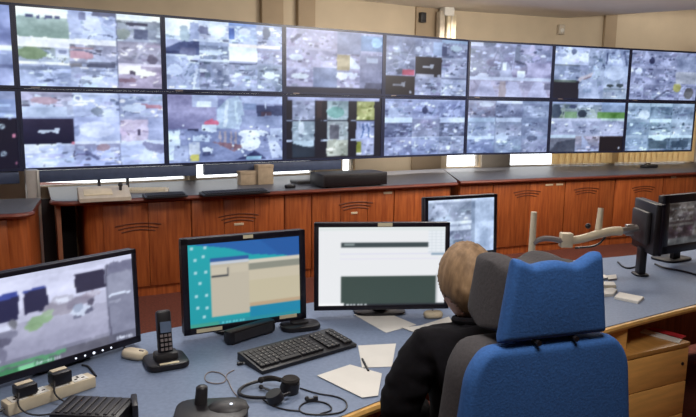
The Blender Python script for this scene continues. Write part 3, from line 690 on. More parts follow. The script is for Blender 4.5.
cabinet('rounded cherry cabinet at the left end of the long counter', L0, LA, 0.24, 1.12, D_, [(0.664, 0.62)], left=True, panels=2)
cabinet('cherry cabinet behind the teal monitor with a plate under its vent', L0, LA, 1.12, 2.0, D_, [(1.553, 0.645)], plates=[(1.553, 0.585, 0.09)], panels=3)
cabinet('narrow plain cherry cabinet without vents between two vented ones', L0, LA, 2.0, 2.28, D_, [], panels=1)
cabinet('cherry cabinet behind the white monitor with plate and curved vent', L0, LA, 2.28, 3.20, D_, [(2.76, 0.69)], plates=[(2.74, 0.615, 0.07), (3.12, 0.80, 0.10)], panels=3)
cabinet('cherry cabinet ending the long counter, behind the small rear monitor', L0, LA, 3.20, 3.90, D_, [], panels=2)
pm_ = to_local(R0, RA, seam[1])
counter('glossy counter on the right cherry cabinets below blind', R0, RA, [(0, 0), (5.0, 0)], [(5.0, to_wall(R0, RA, 5.0, O2, A2)), (pm_[0], pm_[1])])
cabinet('dark plain cherry cabinet where the two counters meet', R0, RA, 0.02, 0.46, 1.1, [], panels=1)
cabinet('right cherry cabinet with two white label plates, left of the cream arm', R0, RA, 0.46, 1.48, 1.1, [(0.93, 0.70)], plates=[(1.24, 0.79, 0.11), (1.39, 0.79, 0.10)], panels=2)
cabinet('right cherry cabinet directly behind the cream monitor arm', R0, RA, 1.48, 2.25, 1.1, [(1.80, 0.70)], panels=1)
cabinet('right cherry cabinet behind the black turned monitor', R0, RA, 2.25, 3.05, 1.1, [(2.72, 0.685)], panels=1)
cabinet('right cherry cabinet at the frame edge behind the far right monitor', R0, RA, 3.05, 4.0, 1.1, [], plates=[(3.22, 0.82, 0.09)], panels=1)
FA = R(20); F0 = Vector((-2.30, 4.64, 0))
counter('short grey counter with rounded corner at the left frame edge', F0, FA, rounded_front(-1.3, 0, 0, 1, .12, False, True)[:-2], [(0, .78), (-1.3, .78)])
cabinet('cherry cabinet under the short counter at the left frame edge', F0, FA, -1.28, -0.02, 0.75, [], right=True, panels=2)

# things on the rear counters
def slab_thing(name, lab, cat, px, py, ang, w_, d_, h_, m, extra=None, bev=0.006, rx=0):
    p = at(px, py, CZ); t = thing(name, lab, cat, p, ang)
    return t
p = at(106, 201.5, CZ); t = thing('control_keypad', 'beige wedge shaped control keypad near the left counter corner', 'keypad', p, LA)
G().prism([(-0.0, 0.0), (0.24, 0.0), (0.24, 0.095), (0.19, 0.105), (0.0, 0.03)], -0.20, 0.20, axis='x', bev=0.008).build('case', M['beige'], t)
G().box((-0.05, 0.095, 0.0695), (0.22, 0.11, 0.006), rx=R(21.5), bev=0.002).build('key_field', M['cream'], t)
G().cyl((0.13, 0.12, 0.06), (0.13, 0.11, 0.115), 0.012).ball((0.13, 0.108, 0.12), 0.02).build('joystick', M['charcoal'], t)
def flat_keyboard(lab, px, py, ang, w_, m, kc, d_=0.15, z=CZ, group='keyboards on the rear counter'):
    p = at(px, py, z); t = thing('keyboard', lab, 'keyboard', p, ang, group)
    G().prism([(0, 0.0), (d_, 0.0), (d_, 0.028), (0, 0.014)], -w_ / 2, w_ / 2, axis='x', bev=0.004).build('case', m, t)
    g = G()
    for r_ in range(5):
        for c_ in range(18):
            g.box((-w_ / 2 + 0.02 + (w_ - 0.04) * (c_ + .5) / 18, 0.018 + (d_ - 0.036) * (r_ + .5) / 5, 0.018 + 0.012 * (r_ + .5) / 5 + 0.002), ((w_ - 0.04) / 18 * .82, (d_ - .036) / 5 * .82, 0.008), rx=R(5))
    stuff(g.build('keys', kc, t, smooth=False))
    return t
flat_keyboard('pale grey keyboard lying behind the beige keypad on the counter', 141, 193, LA - R(16), 0.46, M['beige'], M['cream'])
flat_keyboard('short black keyboard left of the reflected light on the counter', 167, 198, LA, 0.36, M['black'], M['keycap'])
flat_keyboard('long black keyboard beside the small black mouse on the counter', 238, 195, LA + R(3), 0.62, M['black'], M['keycap'])
t = thing('computer_mouse', 'small black mouse at the end of the long black keyboard', 'mouse', at(290, 188, CZ), LA)
G().prism(rpoly(.11, .07, .034), 0.0005, .034, bev=.013, seg=3).build('shell', M['black'], t); G().box((0.01, -0.0, 0.036), (0.02, 0.006, 0.006), bev=0.002).build('wheel', M['greyplastic'], t)
t = thing('equipment_box', 'long dark equipment box standing on the middle of the counter', 'box', at(356, 187, CZ), LA + R(2))
G().b2((-0.36, 0, 0.012), (0.36, 0.30, 0.135), bev=0.006).build('case', M['charcoal'], t); G().b2((-0.345, -0.004, 0.02), (0.345, 0, 0.12), bev=0.001).build('front_panel', M['black'], t)
for sx in (-.3, .3): G().cyl((sx, .05, 0), (sx, .05, .013), .015).cyl((sx, .25, 0), (sx, .25, .013), .015).build('foot', M['black'], t)
t = thing('document_tray', 'thin dark tray lying left of the long equipment box', 'tray', at(309, 184, CZ), LA)
G().b2((-0.13, 0, 0), (0.13, 0.2, 0.03), bev=0.004).build('shell', M['charcoal'], t)
def carton(lab, px, py, w_, d_, h_):
    t = thing('carton', lab, 'box', at(px, py, CZ), A1, 'cream cartons on the rear counter')
    G().b2((-w_ / 2, 0, 0), (w_ / 2, d_, h_), bev=0.003).build('carton_body', M['creamdark'], t)
    G().b2((-w_ / 2 - 0.003, -0.003, h_ - 0.03), (w_ / 2 + 0.003, d_ + .003, h_ + 0.002), bev=0.002).build('carton_lid', M['creamdark'], t)
carton('low cream carton on the rear counter beside a taller carton', 249, 185.0, 0.17, 0.10, 0.135); carton('taller cream carton standing at the right end of a low one', 266, 184.4, 0.165, 0.10, 0.195)
t = thing('desk_gadget', 'small dark gadget lying on the reflective right counter', 'gadget', at(649, 167.5, CZ), RA)
G().prism([(x_, y_) for x_, y_ in rpoly(.26, .12, .05)], 0, .04, bev=.014).build('shell', M['charcoal'], t); G().tube([(-0.1, 0, 0.03), (-0.05, 0, 0.06), (0.02, 0, 0.05)], 0.008).build('handle', M['charcoal'], t)
t = thing('loudspeaker', 'tiny dark speaker hanging above the right end of the screens', 'speaker', P4 + d2 * DW * 3.0 + Vector((-0.06, -0.03, TOP + 0.0)), A2)
G().b2((0.02, -0.05, 0.0), (0.12, 0.05, 0.16), bev=0.01).build('cabinet', M['black'], t); G().b2((0.03, -0.055, 0.02), (0.11, -0.05, 0.14)).build('grille', M['charcoal'], t)

# ================================================================== OPERATOR DESK
DZ = 0.73
front = [(-1.55, 0.55), (-1.05, 0.98), (-0.55, 1.41), (-0.022, 1.877), (0.106, 1.99), (0.62, 2.375), (1.142, 2.745), (1.727, 3.105), (2.5, 3.50), (3.3, 3.85)]
back = [(3.0, 4.62), (2.4, 4.40), (1.75, 4.12), (1.2, 3.92), (0.6, 3.58), (-0.15, 3.06), (-0.83, 2.60), (-1.5, 2.06), (-2.1, 1.5)]
dk = thing('control_desk', 'curved blue grey control desk with beech edge', 'desk', (0, 0, 0))
poly = front + back
G().prism(poly, DZ - 0.004, DZ).build('laminate_top', M['desk'], dk, smooth=False)
G().prism(poly, DZ - 0.032, DZ - 0.004, bev=0.004).build('top_board', M['beech'], dk)
g = G()
g.tube([(x, y, DZ - 0.018) for x, y in front], 0.0155, n=8, smooth=2); g.build('front_edge', M['beech'], dk)
bk = [Vector((x, y, 0)) for x, y in back]
g = G()
for a, b in zip(bk, bk[1:]):
    dd = (b - a).normalized(); nn = Vector((-dd.y, dd.x, 0)); mid = (a + b) / 2 + nn * 0.06
    g.box((mid.x, mid.y, (DZ - 0.035 + 0.05) / 2 + 0.01), ((b - a).length, 0.02, DZ - 0.09), rz=math.atan2(dd.y, dd.x))
g.build('modesty_panel', M['wood'], dk, smooth=False)
for x, y, a in ((-1.38, 1.1, -48), (2.9, 3.95, -60)):
    aa = R(a + 90 + 0)
    G().box((x, y, (DZ - 0.033) / 2), (0.55, 0.028, DZ - 0.034), rz=R(a) + R(180), bev=0.002).build('leg_panel', M['beechfront'], dk)

pe_ = at(626, 328, DZ - .035); pq_ = pe_ + Vector((math.cos(R(22)), math.sin(R(22)), 0)) * -.17
G().box((pq_.x, pq_.y, (DZ - .034) / 2), (.34, .022, DZ - .036), rz=R(22), bev=.002).build('leg_panel', M['beechfront'], dk)
# pedestal under the right of the desk
pa = at(622, 357, 0.60); pb = at(690, 342, 0.60); pang = math.atan2(pb.y - pa.y, pb.x - pa.x); pw = (pb - pa).length
t = thing('drawer_pedestal', 'beech drawer pedestal under the right end of the desk', 'pedestal', (pa.x, pa.y, 0), pang)
PH = 0.60; PD = 0.50
G().b2((0, 0.018, 0.05), (pw, PD, PH - 0.02), bev=0.002).build('carcass', M['beechfront'], t)
G().b2((-0.004, 0.0, PH - 0.022), (pw + 0.004, PD + .004, PH), bev=0.002).build('top_panel', M['beechtop'], t)
zz = [0.06, 0.245, 0.41, PH - 0.025]
for i in range(3):
    dr = G().b2((0.003, 0, zz[i] + 0.002), (pw - 0.003, 0.018, zz[i + 1] - 0.002), bev=0.002).build('drawer', M['beechfront'], t)
    if i == 2: G().cyl((pw - 0.04, 0.001, zz[3] - 0.075), (pw - 0.04, -0.004, zz[3] - 0.075), 0.008).build('lock', M['black'], dr)
for sx in (.04, pw - .04):
    for sy in (.05, PD - .05): G().cyl((sx, sy - .012, .025), (sx, sy + .012, .025), .025).box((sx, sy, .045), (.03, .03, .012)).build('caster', M['black'], t)
t = thing('folder', 'white folder with red edge lying on the pedestal top', 'folder', (0, 0, PH), 0)
q = [at(*p_, PH) for p_ in ((644, 330), (682, 340.5), (679, 344), (640, 333))]
t.location = q[0]; 
rel = [(v - q[0]) for v in q]
nx = [(v.x, v.y) for v in rel]
G().prism(nx, 0.001, 0.006).build('cover', M['white'], t, smooth=False)
q2 = [at(*p_, PH) for p_ in ((654, 329), (686, 337.5), (682, 340.0), (647, 330.3))]
G().prism([((v - q[0]).x, (v - q[0]).y) for v in q2], 0.0065, 0.009).build('spine', M['red'], t, smooth=False)

# ------------------------------------------------------------------ monitors
def monitor(lab, loc, yaw, w_, h_, z0, canvas, bz=0.018, tilt=4, thick=0.045, stickers=(), stand=True, chin=0.0, dots=0, group='desk monitors', z_desk=DZ, bulge=0.03):
    t = thing('desk_monitor', lab, 'monitor', (loc[0], loc[1], z_desk), yaw, group)
    Mt = Matrix.Translation((0, 0, z0 - z_desk)) @ Matrix.Rotation(R(-tilt), 4, 'X')
    def add(g, nm, m, par=t, **k):
        bmesh.ops.transform(g.bm, matrix=Mt, verts=g.bm.verts[:]); return g.build(nm, m, par, **k)
    hs = add(G().b2((-w_ / 2, 0.010, 0), (w_ / 2, thick, h_), bev=0.008), 'housing', M['black'])
    add(G().box((0, thick + bulge / 2, h_ * .5), (w_ * .7, bulge, h_ * .65), bev=0.012), 'back_cover', M['charcoal'])
    f = G(); b0 = bz + chin
    f.b2((-w_ / 2, -0.004, 0), (-w_ / 2 + bz, 0.012, h_), bev=0.002); f.b2((w_ / 2 - bz, -0.004, 0), (w_ / 2, 0.012, h_), bev=0.002)
    f.b2((-w_ / 2, -0.004, 0), (w_ / 2, 0.012, b0), bev=0.002); f.b2((-w_ / 2, -0.004, h_ - bz), (w_ / 2, 0.012, h_), bev=0.002)
    bzl = add(f, 'bezel', M['bezel'])
    canvas.screen(w_ - 2 * bz, h_ - bz - b0, 'screen_panel', M['monitor'], t, 0.004, b0, M4=Mt)
    for (sx, sz, sw, sh_) in stickers:
        add(G().b2((sx - sw / 2, -0.0055, sz - sh_ / 2), (sx + sw / 2, -0.0042, sz + sh_ / 2)), 'sticker', M['sticker'], smooth=False)
    for i in range(dots):
        add(G().cyl((w_ / 2 - 0.27 + i * 0.035, -0.004, 0.012), (w_ / 2 - 0.27 + i * 0.035, -0.0055, 0.012), 0.0035 if i != 2 else 0.005, n=10), 'button_light', M['led'])
    if stand:
        zt = z0 - z_desk + h_ * .45
        G().b2((-0.035, thick + 0.02, 0.012), (0.035, thick + 0.05, zt), bev=0.006).build('stand_neck', M['black'], t)
        G().prism([(x_, y_ + thick + 0.06) for x_, y_ in rpoly(0.24, 0.17, 0.05)], 0, 0.014, bev=0.004).build('stand_base', M['black'], t)
    return t
# 1: left CCTV monitor
c = Canvas(128, 76, 'b9b4c8')
c.rect(0, 0, 1, .06, 'd8d4e4').rect(0, .06, .8, .86, 'aca6bb', 'b8b3c4')
c.rect(0, .06, .8, .40, 'e4dff0').rect(0, .36, .8, .55, 'cfc9da').rect(0, .5, .8, .86, 'b9b3c4', 'aca6ba')
c.rect(0, .17, .235, .46, '2c2950').rect(0, .17, .235, .22, '3c49a4').rect(.268, .17, .41, .42, '2f2b4c').rect(.268, .17, .41, .20, '4552a8').rect(.585, .12, .795, .335, '37314a')
c.ell(.49, .44, .12, .09, 'a79ca8').ell(.5, .36, .07, .045, 'c9c2ce').ell(.5, .36, .05, .022, 'efecf4').ell(.62, .42, .10, .05, '9b90a0').ell(.7, .37, .06, .035, 'b5a4b2').ell(.56, .46, .04, .03, '8f8494')
c.rect(0, .50, .17, .57, 'dcd9e8').ell(.12, .60, .11, .05, '8c889c').ell(.09, .66, .09, .05, '6f6a80').ell(.20, .50, .03, .05, '7d7a80').ell(.36, .52, .075, .05, '9bbb86').ell(.31, .575, .05, .04, '94b47e').ell(.41, .47, .04, .03, 'aabf98')
c.ell(.62, .53, .075, .05, 'd4d7e4').rect(.56, .565, .62, .60, '77758c').ell(.60, .49, .035, .035, 'a6aec2').ell(.67, .555, .03, .025, '6a6880').ell(.69, .46, .03, .035, '645c70').ell(.64, .40, .03, .025, '9a8c9c').ell(.71, .36, .05, .022, 'd6cad6')
c.ell(.10, .80, .05, .10, '8a859a').ell(.06, .86, .05, .04, 'd2cede')
c.rect(0, .86, .8, .9, '908c9e').rect(0, .90, 1, 1, '6a6672').rect(0, .90, .5, .94, '5ca86e').rect(0, .95, .42, 1, '3d8a52').rect(.2, .95, .3, 1, '7cd890')
for i in range(9): c.rect(.31 + i * .018, .955, .32 + i * .018, .985, 'e6efe6')
c.rect(.8, .06, 1, .9, '8b899c').rect(.805, .06, .81, .92, '5c586c').rect(.82, .06, 1, .18, '7b7890').rect(.82, .2, .98, .42, '9c9aac').rect(.82, .42, .98, .445, 'e8ecf6').rect(.82, .5, .9, .52, 'a8a6b6')
c.rect(.8, .9, 1, 1, '6a6878')
for i in range(7): c.rect(.85 + i * .017, .945, .862 + i * .017, .97, 'e6e6ee')
c.finish(77, .006, .02, 1.0, -.02).blur(1)
u1 = Vector((math.cos(R(50.9)), math.sin(R(50.9)), 0)); r1 = Vector((-0.812, 2.452, 0)); W1 = 0.60
c1 = r1 - u1 * W1 / 2
monitor('large left monitor showing a street camera view with parked cars', (c1.x, c1.y), R(50.9), W1, 0.372, 0.748, c, bz=0.017, tilt=2, chin=0.008, dots=5)
# 2: teal desktop
c = Canvas(116, 86, '1fa3ad')
c.rect(0, 0, 1, 1, '25a4ae', '1f98a4').tri([(.0, 0), (1, 0), (1, .25), (.55, .18), (.35, .08)], '2a62a8').tri([(.62, 0), (1, 0), (1, .3), (.8, .2)], '26599e')
c.rect(.19, .215, .53, .30, 'c9cbd0').rect(.19, .19, .53, .235, '2f5a9a').rect(.19, .24, .53, .27, 'c2cad6').rect(.19, .27, .53, .90, 'bdb5a4').rect(.20, .30, .34, .40, 'c6beac').rect(.20, .40, .34, .415, '45484c').rect(.335, .31, .345, .415, '45484c').rect(.36, .29, .52, .38, 'c4bcaa')
c.rect(.53, .24, 1, .83, 'c2b99f').rect(.53, .24, 1, .29, 'd0cabb').rect(.53, .29, 1, .37, '8b8d82').rect(.53, .37, 1, .50, 'c6bda8').rect(.53, .78, 1, .83, 'b9a184').rect(.53, .83, 1, .95, '1e84a8')
for (x, y) in ((.03, .04), (.14, .04), (.05, .17), (.12, .14), (.05, .33), (.14, .33), (.09, .45), (.05, .6), (.14, .6), (.06, .74), (.14, .76), (.11, .86)): c.rect(x, y, x + .025, y + .035, 'a8d4dc')
c.rect(0, .955, 1, 1, '2b8a9a').rect(0, .955, .25, 1, '3f9a8a')
for i in range(7): c.rect(.28 + i * .03, .965, .295 + i * .03, .985, '6ad0d8')
c.blur(1)
monitor('black monitor with teal desktop and pasted notes on its frame', (-0.411, 2.60), R(27.2), 0.529, 0.390, 0.761, c, bz=0.026, tilt=3, chin=0.0, stickers=[(0.01, 0.380, 0.042, 0.014), (-0.163, 0.013, 0.105, 0.015), (0.179, 0.021, 0.079, 0.015)], bulge=0.03)
# 3: white document
c = Canvas(124, 80, 'e9ebee')
c.rect(0, 0, 1, .05, 'dfe6e6').rect(.175, .195, .94, .265, '3f4a4e').rect(.20, .215, .28, .235, '8a9698').rect(.17, .34, .94, .35, 'dcdcee').rect(.17, .40, .94, .41, 'e2e0f0')
c.rect(.175, .62, .93, .98, '3b4a46').rect(.93, .6, .945, .98, 'c4c8cc').rect(.86, .05, 1, .34, 'd8dfe6')
for i in range(4):
    for j in range(7): c.rect(.865 + i * .033, .06 + j * .038, .89 + i * .033, .09 + j * .038, 'e9eef4')
c.rect(.89, .34, 1, .36, '8aa2b8').rect(0, .965, .2, 1, 'f4f6f8').rect(.2, .97, 1, 1, '2a3036')
for i in range(6): c.rect(.22 + i * .028, .972, .238 + i * .028, .995, 'c9ced2')
c.blur(1)
monitor('black monitor with bright white document and dark grey blocks', (0.159, 2.83), R(5.4), 0.612, 0.395, 0.769, c, bz=0.020, tilt=4, chin=0.0, stickers=[(0.01, 0.386, 0.066, 0.016)])
# 4: small rear CCTV monitor
c = Canvas(84, 54, '9aa4b8')
c.tile(0, 0, .66, .5, 'c4ccd8', .1, '98a2b4', 'a6aebf', 201, n=16, amp=.12); c.tile(0, .5, .66, 1, 'dce4ee', .16, '8d94a8', 'a0a8ba', 202, n=16, amp=.12); c.rect(.66, 0, 1, 1, 'c2d0e2', 'b6c6dc').rect(.64, .05, .70, .95, '98a6ba').rect(0, .4, .66, .46, 'e2eaf2').finish(78, lift=-.05).blur(1)
pm = aty(463, 222, 3.5)
monitor('small rear monitor with camera views, half hidden by operator', (pm.x, pm.y), R(25), 0.47, 0.335, aty(463, 196, 3.5).z - 0.335, c, bz=0.018, tilt=3)
# 5: monitor cut by the right edge of the photo
c = Canvas(84, 54, '8a8076')
c.tile(0, 0, .6, .45, '94897c', .1, '857a70', '8c8278', 211, n=16, amp=.10); c.tile(0, .5, .6, 1, '8f867c', .1, '6a5a58', '796a66', 212, n=16, amp=.10); c.rect(0, .45, 1, .5, '5e524e'); c.tile(.6, 0, 1, 1, '8a8078', .1, '7d746c', '857c74', 213, n=12, amp=.08); c.rect(0, .84, 1, 1, '8d8880').finish(79, lift=-.24).blur(1)
pm = aty(664, 228, 3.85); cc = pm + Vector((math.cos(R(30)), math.sin(R(30)), 0)) * 0.26
zt = aty(666, 196, 3.85).z
monitor('far right monitor with dim brownish camera views', (cc.x, cc.y), R(30), 0.52, 0.36, zt - 0.36, c, bz=0.05, tilt=2)
# 6: black monitor turned edge-on, carried by the cream arm
pm = aty(651, 229, 3.66); zt = aty(651, 202, 3.62).z; zb = aty(645, 252, 3.62).z
c = Canvas(40, 26, '6d7280').tile(0, 0, 1, 1, '8a90a0', .2, '7d8492', '6d7480', 221).blur(1)
t6 = monitor('black monitor turned edge-on at the end of the cream arm', (pm.x, pm.y), R(88), 0.30, zt - zb, zb, c, bz=0.018, tilt=0, thick=0.045, bulge=0.03, stand=False)
G().b2((-0.03, 0.02, 0.0), (0.03, 0.06, zb - DZ + 0.02), bev=0.006).build('stand_neck', M['black'], t6)
G().prism([(x_, y_ + .04) for x_, y_ in rpoly(0.10, 0.08, 0.03)], 0, 0.012, bev=0.004).build('stand_base', M['black'], t6)
# cream monitor arm
e_ = aty(565, 240, 3.56); arm = thing('monitor_arm', 'cream jointed monitor arm behind the blue headrest', 'monitor arm', (e_.x, e_.y, DZ), 0)
def rel3(px, py, Y): return aty(px, py, Y) - Vector((e_.x, e_.y, DZ))
g = G(); ps = rel3(534, 212, 3.56); g.cyl((ps.x, ps.y, 0.014), ps, 0.021, 0.017, 12); g.build('pole', M['cream'], arm)
G().prism([(x_ + ps.x, y_ + ps.y) for x_, y_ in rpoly(0.12, 0.12, 0.03)], 0, 0.014, bev=0.003).build('base_plate', M['greyplastic'], arm)
G().tube([rel3(533, 243, 3.555), rel3(541, 238.5, 3.555), rel3(552, 238.5, 3.555), rel3(562, 241, 3.555)], 0.016, 8).build('lower_arm', M['greyplastic'], arm)
G().b2(rel3(561, 248, 3.54), rel3(571, 232, 3.59), bev=0.006).build('joint_block', M['cream'], arm)
G().tube([rel3(568, 241, 3.565), rel3(582, 239, 3.565), rel3(598, 234, 3.57), rel3(612, 231, 3.58), rel3(621, 231, 3.585)], lambda u: 0.022 + 0.004 * u, 10).build('upper_arm', M['cream'], arm)
G().tube([rel3(618, 231, 3.59), rel3(628, 230, 3.6), rel3(637, 228, 3.61)], 0.02, 8, smooth=1).build('wrist_joint', M['steel'], arm)
G().b2(rel3(626, 236, 3.6), rel3(633, 224, 3.63), bev=0.004).build('mount_plate', M['steel'], arm)
G().cyl(rel3(598, 233, 3.585), rel3(601, 208, 3.6), 0.02, 0.015, 10).build('upright', M['cream'], arm)
G().ball(rel3(588, 226, 3.59), 0.016).build('knob', M['black'], arm)
G().tube([rel3(606, 236, 3.6), rel3(598, 246, 3.6), rel3(575, 248, 3.6)], 0.006, 6).build('hanging_cable', M['black'], arm)

# ------------------------------------------------------------------ desk things
def dthing(name, lab, cat, px, py, rz=0, group=None, z=DZ): return thing(name, lab, cat, at(px, py, z), rz, group)
DA = R(38)
# keyboard
ka, kb_ = at(262, 375, DZ), at(357, 347, DZ); kang = math.atan2(kb_.y - ka.y, kb_.x - ka.x); kl = (kb_ - ka).length
km = (ka + kb_) / 2
t = thing('keyboard', 'black keyboard in front of the teal monitor', 'keyboard', (km.x, km.y, DZ), kang)
KD = 0.175
G().prism([(0, 0.0), (KD, 0.0), (KD, 0.03), (KD - .02, 0.032), (0, 0.014)], -kl / 2, kl / 2, axis='x', bev=0.004).build('case', M['black'], t)
g = G(); g2 = G()
for r_ in range(6):
    n_ = 21; y_ = 0.018 + (KD - 0.045) * (r_ + .5) / 6
    for c_ in range(n_):
        if c_ in (14, 18) and r_ < 6: continue
        if r_ == 0 and 4 <= c_ <= 8:
            if c_ != 6: continue
            sx = 0.09
        else: sx = kl * .96 / n_ * .84
        xx = -kl * .48 + kl * .96 * (c_ + .5) / n_
        zt_ = 0.0165 + 0.0135 * y_ / KD + 0.003
        g.box((xx, y_, zt_), (sx, (KD - .045) / 6 * .84, 0.009), rx=R(5.5))
        if random.random() < .55 and sx < .05: g2.box((xx - .002, y_ + .002, zt_ + .0048), (.005, .004, .0006), rx=R(5.5))
stuff(g.build('keys', M['keycap'], t, smooth=False)); stuff(g2.build('key_legends', M['keymark'], t, smooth=False))
# sound bar below monitor 2
sa, sb = at(231, 347, DZ), at(277, 332.5, DZ); sang = math.atan2(sb.y - sa.y, sb.x - sa.x); sl = (sb - sa).length; sm = (sa + sb) / 2
t = thing('sound_bar', 'black speaker bar under the teal monitor', 'speaker', (sm.x, sm.y, DZ), sang)
G().box((0, 0.03, 0.03), (sl, 0.05, 0.056), bev=0.012).build('body', M['black'], t); G().b2((-sl / 2 + .02, 0.003, .012), (sl / 2 - .02, 0.0055, .048)).build('grille', M['charcoal'], t)
for sx in (-1, 1): G().b2((sx * sl * .35 - .02, .01, 0), (sx * sl * .35 + .02, .05, .004)).build('foot', M['charcoal'], t)
t = dthing('docking_hub', 'low black hub lying between teal monitor and keyboard', 'hub', 300, 328, R(20))
G().prism([(x_, y_) for x_, y_ in rpoly(0.17, 0.11, 0.04)], 0, 0.022, bev=0.006).build('shell', M['black'], t); G().prism([(x_, y_ + .01) for x_, y_ in rpoly(0.08, 0.05, 0.02)], 0.022, 0.03, bev=0.003).build('top_dome', M['charcoal'], t)
# cordless phone
t = dthing('cordless_phone', 'black cordless telephone standing in its charging cradle', 'telephone', 166, 364, R(28))
G().prism([(x_, y_) for x_, y_ in rpoly(0.135, 0.13, 0.03)], 0, 0.022, bev=0.008).build('cradle_base', M['black'], t); t.scale = (1.12, 1.12, 1.12)
G().box((0, 0.0, 0.03), (0.075, 0.05, 0.03), bev=0.008).build('cradle_socket', M['charcoal'], t)
hd = G().box((0, 0.012, 0.10), (0.048, 0.026, 0.155), rx=R(-10), bev=0.009).build('handset', M['black'], t)
G().box((0, -0.0115, 0.13), (0.034, 0.002, 0.035), rx=R(-10)).build('display', M['bluegrey'], hd)
g = G()
for r_ in range(4):
    for c_ in range(3): g.box((-.013 + .013 * c_, -0.018 + 0.0026 * r_ , 0.058 + .0145 * r_), (.009, .003, .009), rx=R(-10))
stuff(g.build('keypad', M['greyplastic'], hd, smooth=False))
G().box((0.0, -0.052, 0.0225), (0.062, 0.013, 0.0015)).build('sticker', M['sticker'], t)
# power strip with adapters
pl, pr = at(14, 416, DZ), at(93, 389, DZ); pang = math.atan2(pr.y - pl.y, pr.x - pl.x); pL = (pr - pl).length + .03; pm = (pl + pr) / 2
t = thing('power_strip', 'cream power strip lying in front of the left monitor', 'power strip', (pm.x, pm.y, DZ), pang)
G().box((0, 0.03, 0.02), (pL, 0.055, 0.04), bev=0.006).build('case', M['cream'], t)
for i in range(4):
    xx = -pL * .36 + i * pL * .23
    s_ = G().box((xx, 0.03, 0.0405), (0.05, 0.046, 0.003), bev=0.001).build('socket', M['white'], t)
    G().box((xx, 0.036, 0.0425), (.006, .012, .002)).box((xx - .012, .022, .0425), (.009, .005, .002)).box((xx + .012, .022, .0425), (.009, .005, .002)).build('socket_hole', M['holes'], s_)
G().tube([(-pL / 2, .03, .02), (-pL / 2 - .05, .03, .01), (-pL / 2 - .15, .0, .005), (-pL / 2 - .3, -.05, .005)], .005).build('mains_cable', M['charcoal'], t)
def adapter(lab, xx, h_=0.05):
    p_ = Vector((pm.x, pm.y, DZ)) + Matrix.Rotation(pang, 3, 'Z') @ Vector((xx, 0.032, 0.0445))
    a_ = thing('plug_adapter', lab, 'adapter', p_, pang, 'adapters plugged into the power strip')
    G().box((0, 0, h_ / 2), (0.062, 0.048, h_), bev=0.006).build('case', M['black'], a_)
    G().box((0, 0.008, h_ + .001), (0.05, 0.022, 0.003), bev=0.001).build('label_plate', M['cream'], a_)
    G().tube([(-.03, -.026, .02), (-.05, -.06, -.01), (-.02, -.1, -.036), (.06, -.13, -.038)], .003).build('lead', M['black'], a_)
adapter('black plug adapter at the far end of the cream power strip', pL * .12, .042); adapter('black plug adapter at the near end of the cream power strip', -pL * .27, .034)
# black receiver box, joystick controller (both cut by the lower frame)
t = dthing('receiver_box', 'black ridged box lying at the lower left frame edge', 'box', 100, 413, R(-4))
G().box((0, -0.04, 0.022), (0.21, 0.13, 0.044), bev=0.005).build('case', M['black'], t)
for i in range(8): G().box((-.085 + i * .0243, -.04, .0455), (.012, .11, .004), bev=.001).build('ridge', M['charcoal'], t)
G().box((.115, -0.01, .03), (.018, .09, .05), rz=R(25), bev=.004).build('side_wing', M['black'], t)
t = dthing('joystick_controller', 'black camera controller with a knob at the bottom frame edge', 'controller', 212, 416, R(8))
G().prism([(x_, y_ - .02) for x_, y_ in rpoly(0.22, 0.16, 0.05)], 0, 0.035, bev=0.01).build('case', M['black'], t)
G().ball((0.05, -0.01, 0.028), (0.065, 0.05, 0.024)).build('palm_rest', M['charcoal'], t)
kn = G().cyl((-.035, .02, .03), (-.03, .02, .085), .02, .018).build('knob', M['charcoal'], t); G().ball((-.03, .02, .085), (.018, .018, .008)).build('knob_cap', M['black'], kn)
G().ball((.06, -.03, .051), (.005, .004, .003)).build('indicator', M['led'], t)
# headset
t = dthing('headset', 'black headset lying on the desk with one ear cushion up', 'headset', 268, 390, R(25))
hz = Vector(t.location); Ri = Matrix.Rotation(-R(25), 3, 'Z')
def hl(px, py, z=0.0): return Ri @ (at(px, py, DZ + z) - hz) 
G().tube([hl(296, 384, .03), hl(280, 379, .03), hl(262, 380, .02), hl(245, 385, .012), hl(237, 392, .012), hl(244, 397, .012), hl(262, 398, .012), hl(280, 397, .02), hl(290, 393, .025)], .006, 8).build('headband', M['black'], t)
p_ = hl(289, 385, .027); cu1 = G().cyl(p_ + Vector((0, 0, -.018)), p_ + Vector((0.006, -0.004, .014)), .033, .03, 20).build('ear_cup', M['black'], t)
G().lathe([(.012, 0), (.03, 0), (.032, .008), (.026, .014), (.012, .012)], p_ + Vector((0.004, -.002, .012))).build('ear_cushion', M['eartone'], cu1)
p_ = hl(276, 396, .024); cu2 = G().cyl(p_ + Vector((0, 0, -.014)), p_ + Vector((-.01, .0, .012)), .028, .026, 20).build('ear_cup', M['black'], t); G().ball(p_ + Vector((.004, -.014, .012)), .004).build('logo_dot', M['white'], cu2)
G().tube([hl(281, 380, .03), hl(270, 377, .035), hl(262, 379, .03)], .008, 8).ball(hl(261, 380, .03), .011).build('headband_pad', M['eartone'], t)
G().tube([hl(274, 392, .015), hl(266, 389, .012), hl(262, 387, .012)], .004, 6).ball(hl(261, 387, .012), .008).build('microphone', M['black'], t)
def cable(lab, pts, r=.0028, m='black', name='cable', z=None, group='thin cables on the desk'):
    P = [at(px, py, DZ + (r if z is None else z)) for px, py in pts]; o_ = P[0].copy()
    g = G().tube([p - o_ for p in P], r, 6); ob = g.build(name, M[m]); ob.location = o_
    return tag(ob, lab, 'cable', group)
cable('thin headset lead running right from the ear cup in a wide loop', [(300, 388), (318, 394), (336, 396), (348, 402), (345, 412), (325, 415), (302, 414), (298, 407), (308, 401), (326, 402), (334, 410), (320, 414)])
cable('thin lead hanging below the headset toward the frame edge', [(263, 399), (270, 405), (285, 410), (300, 411)])
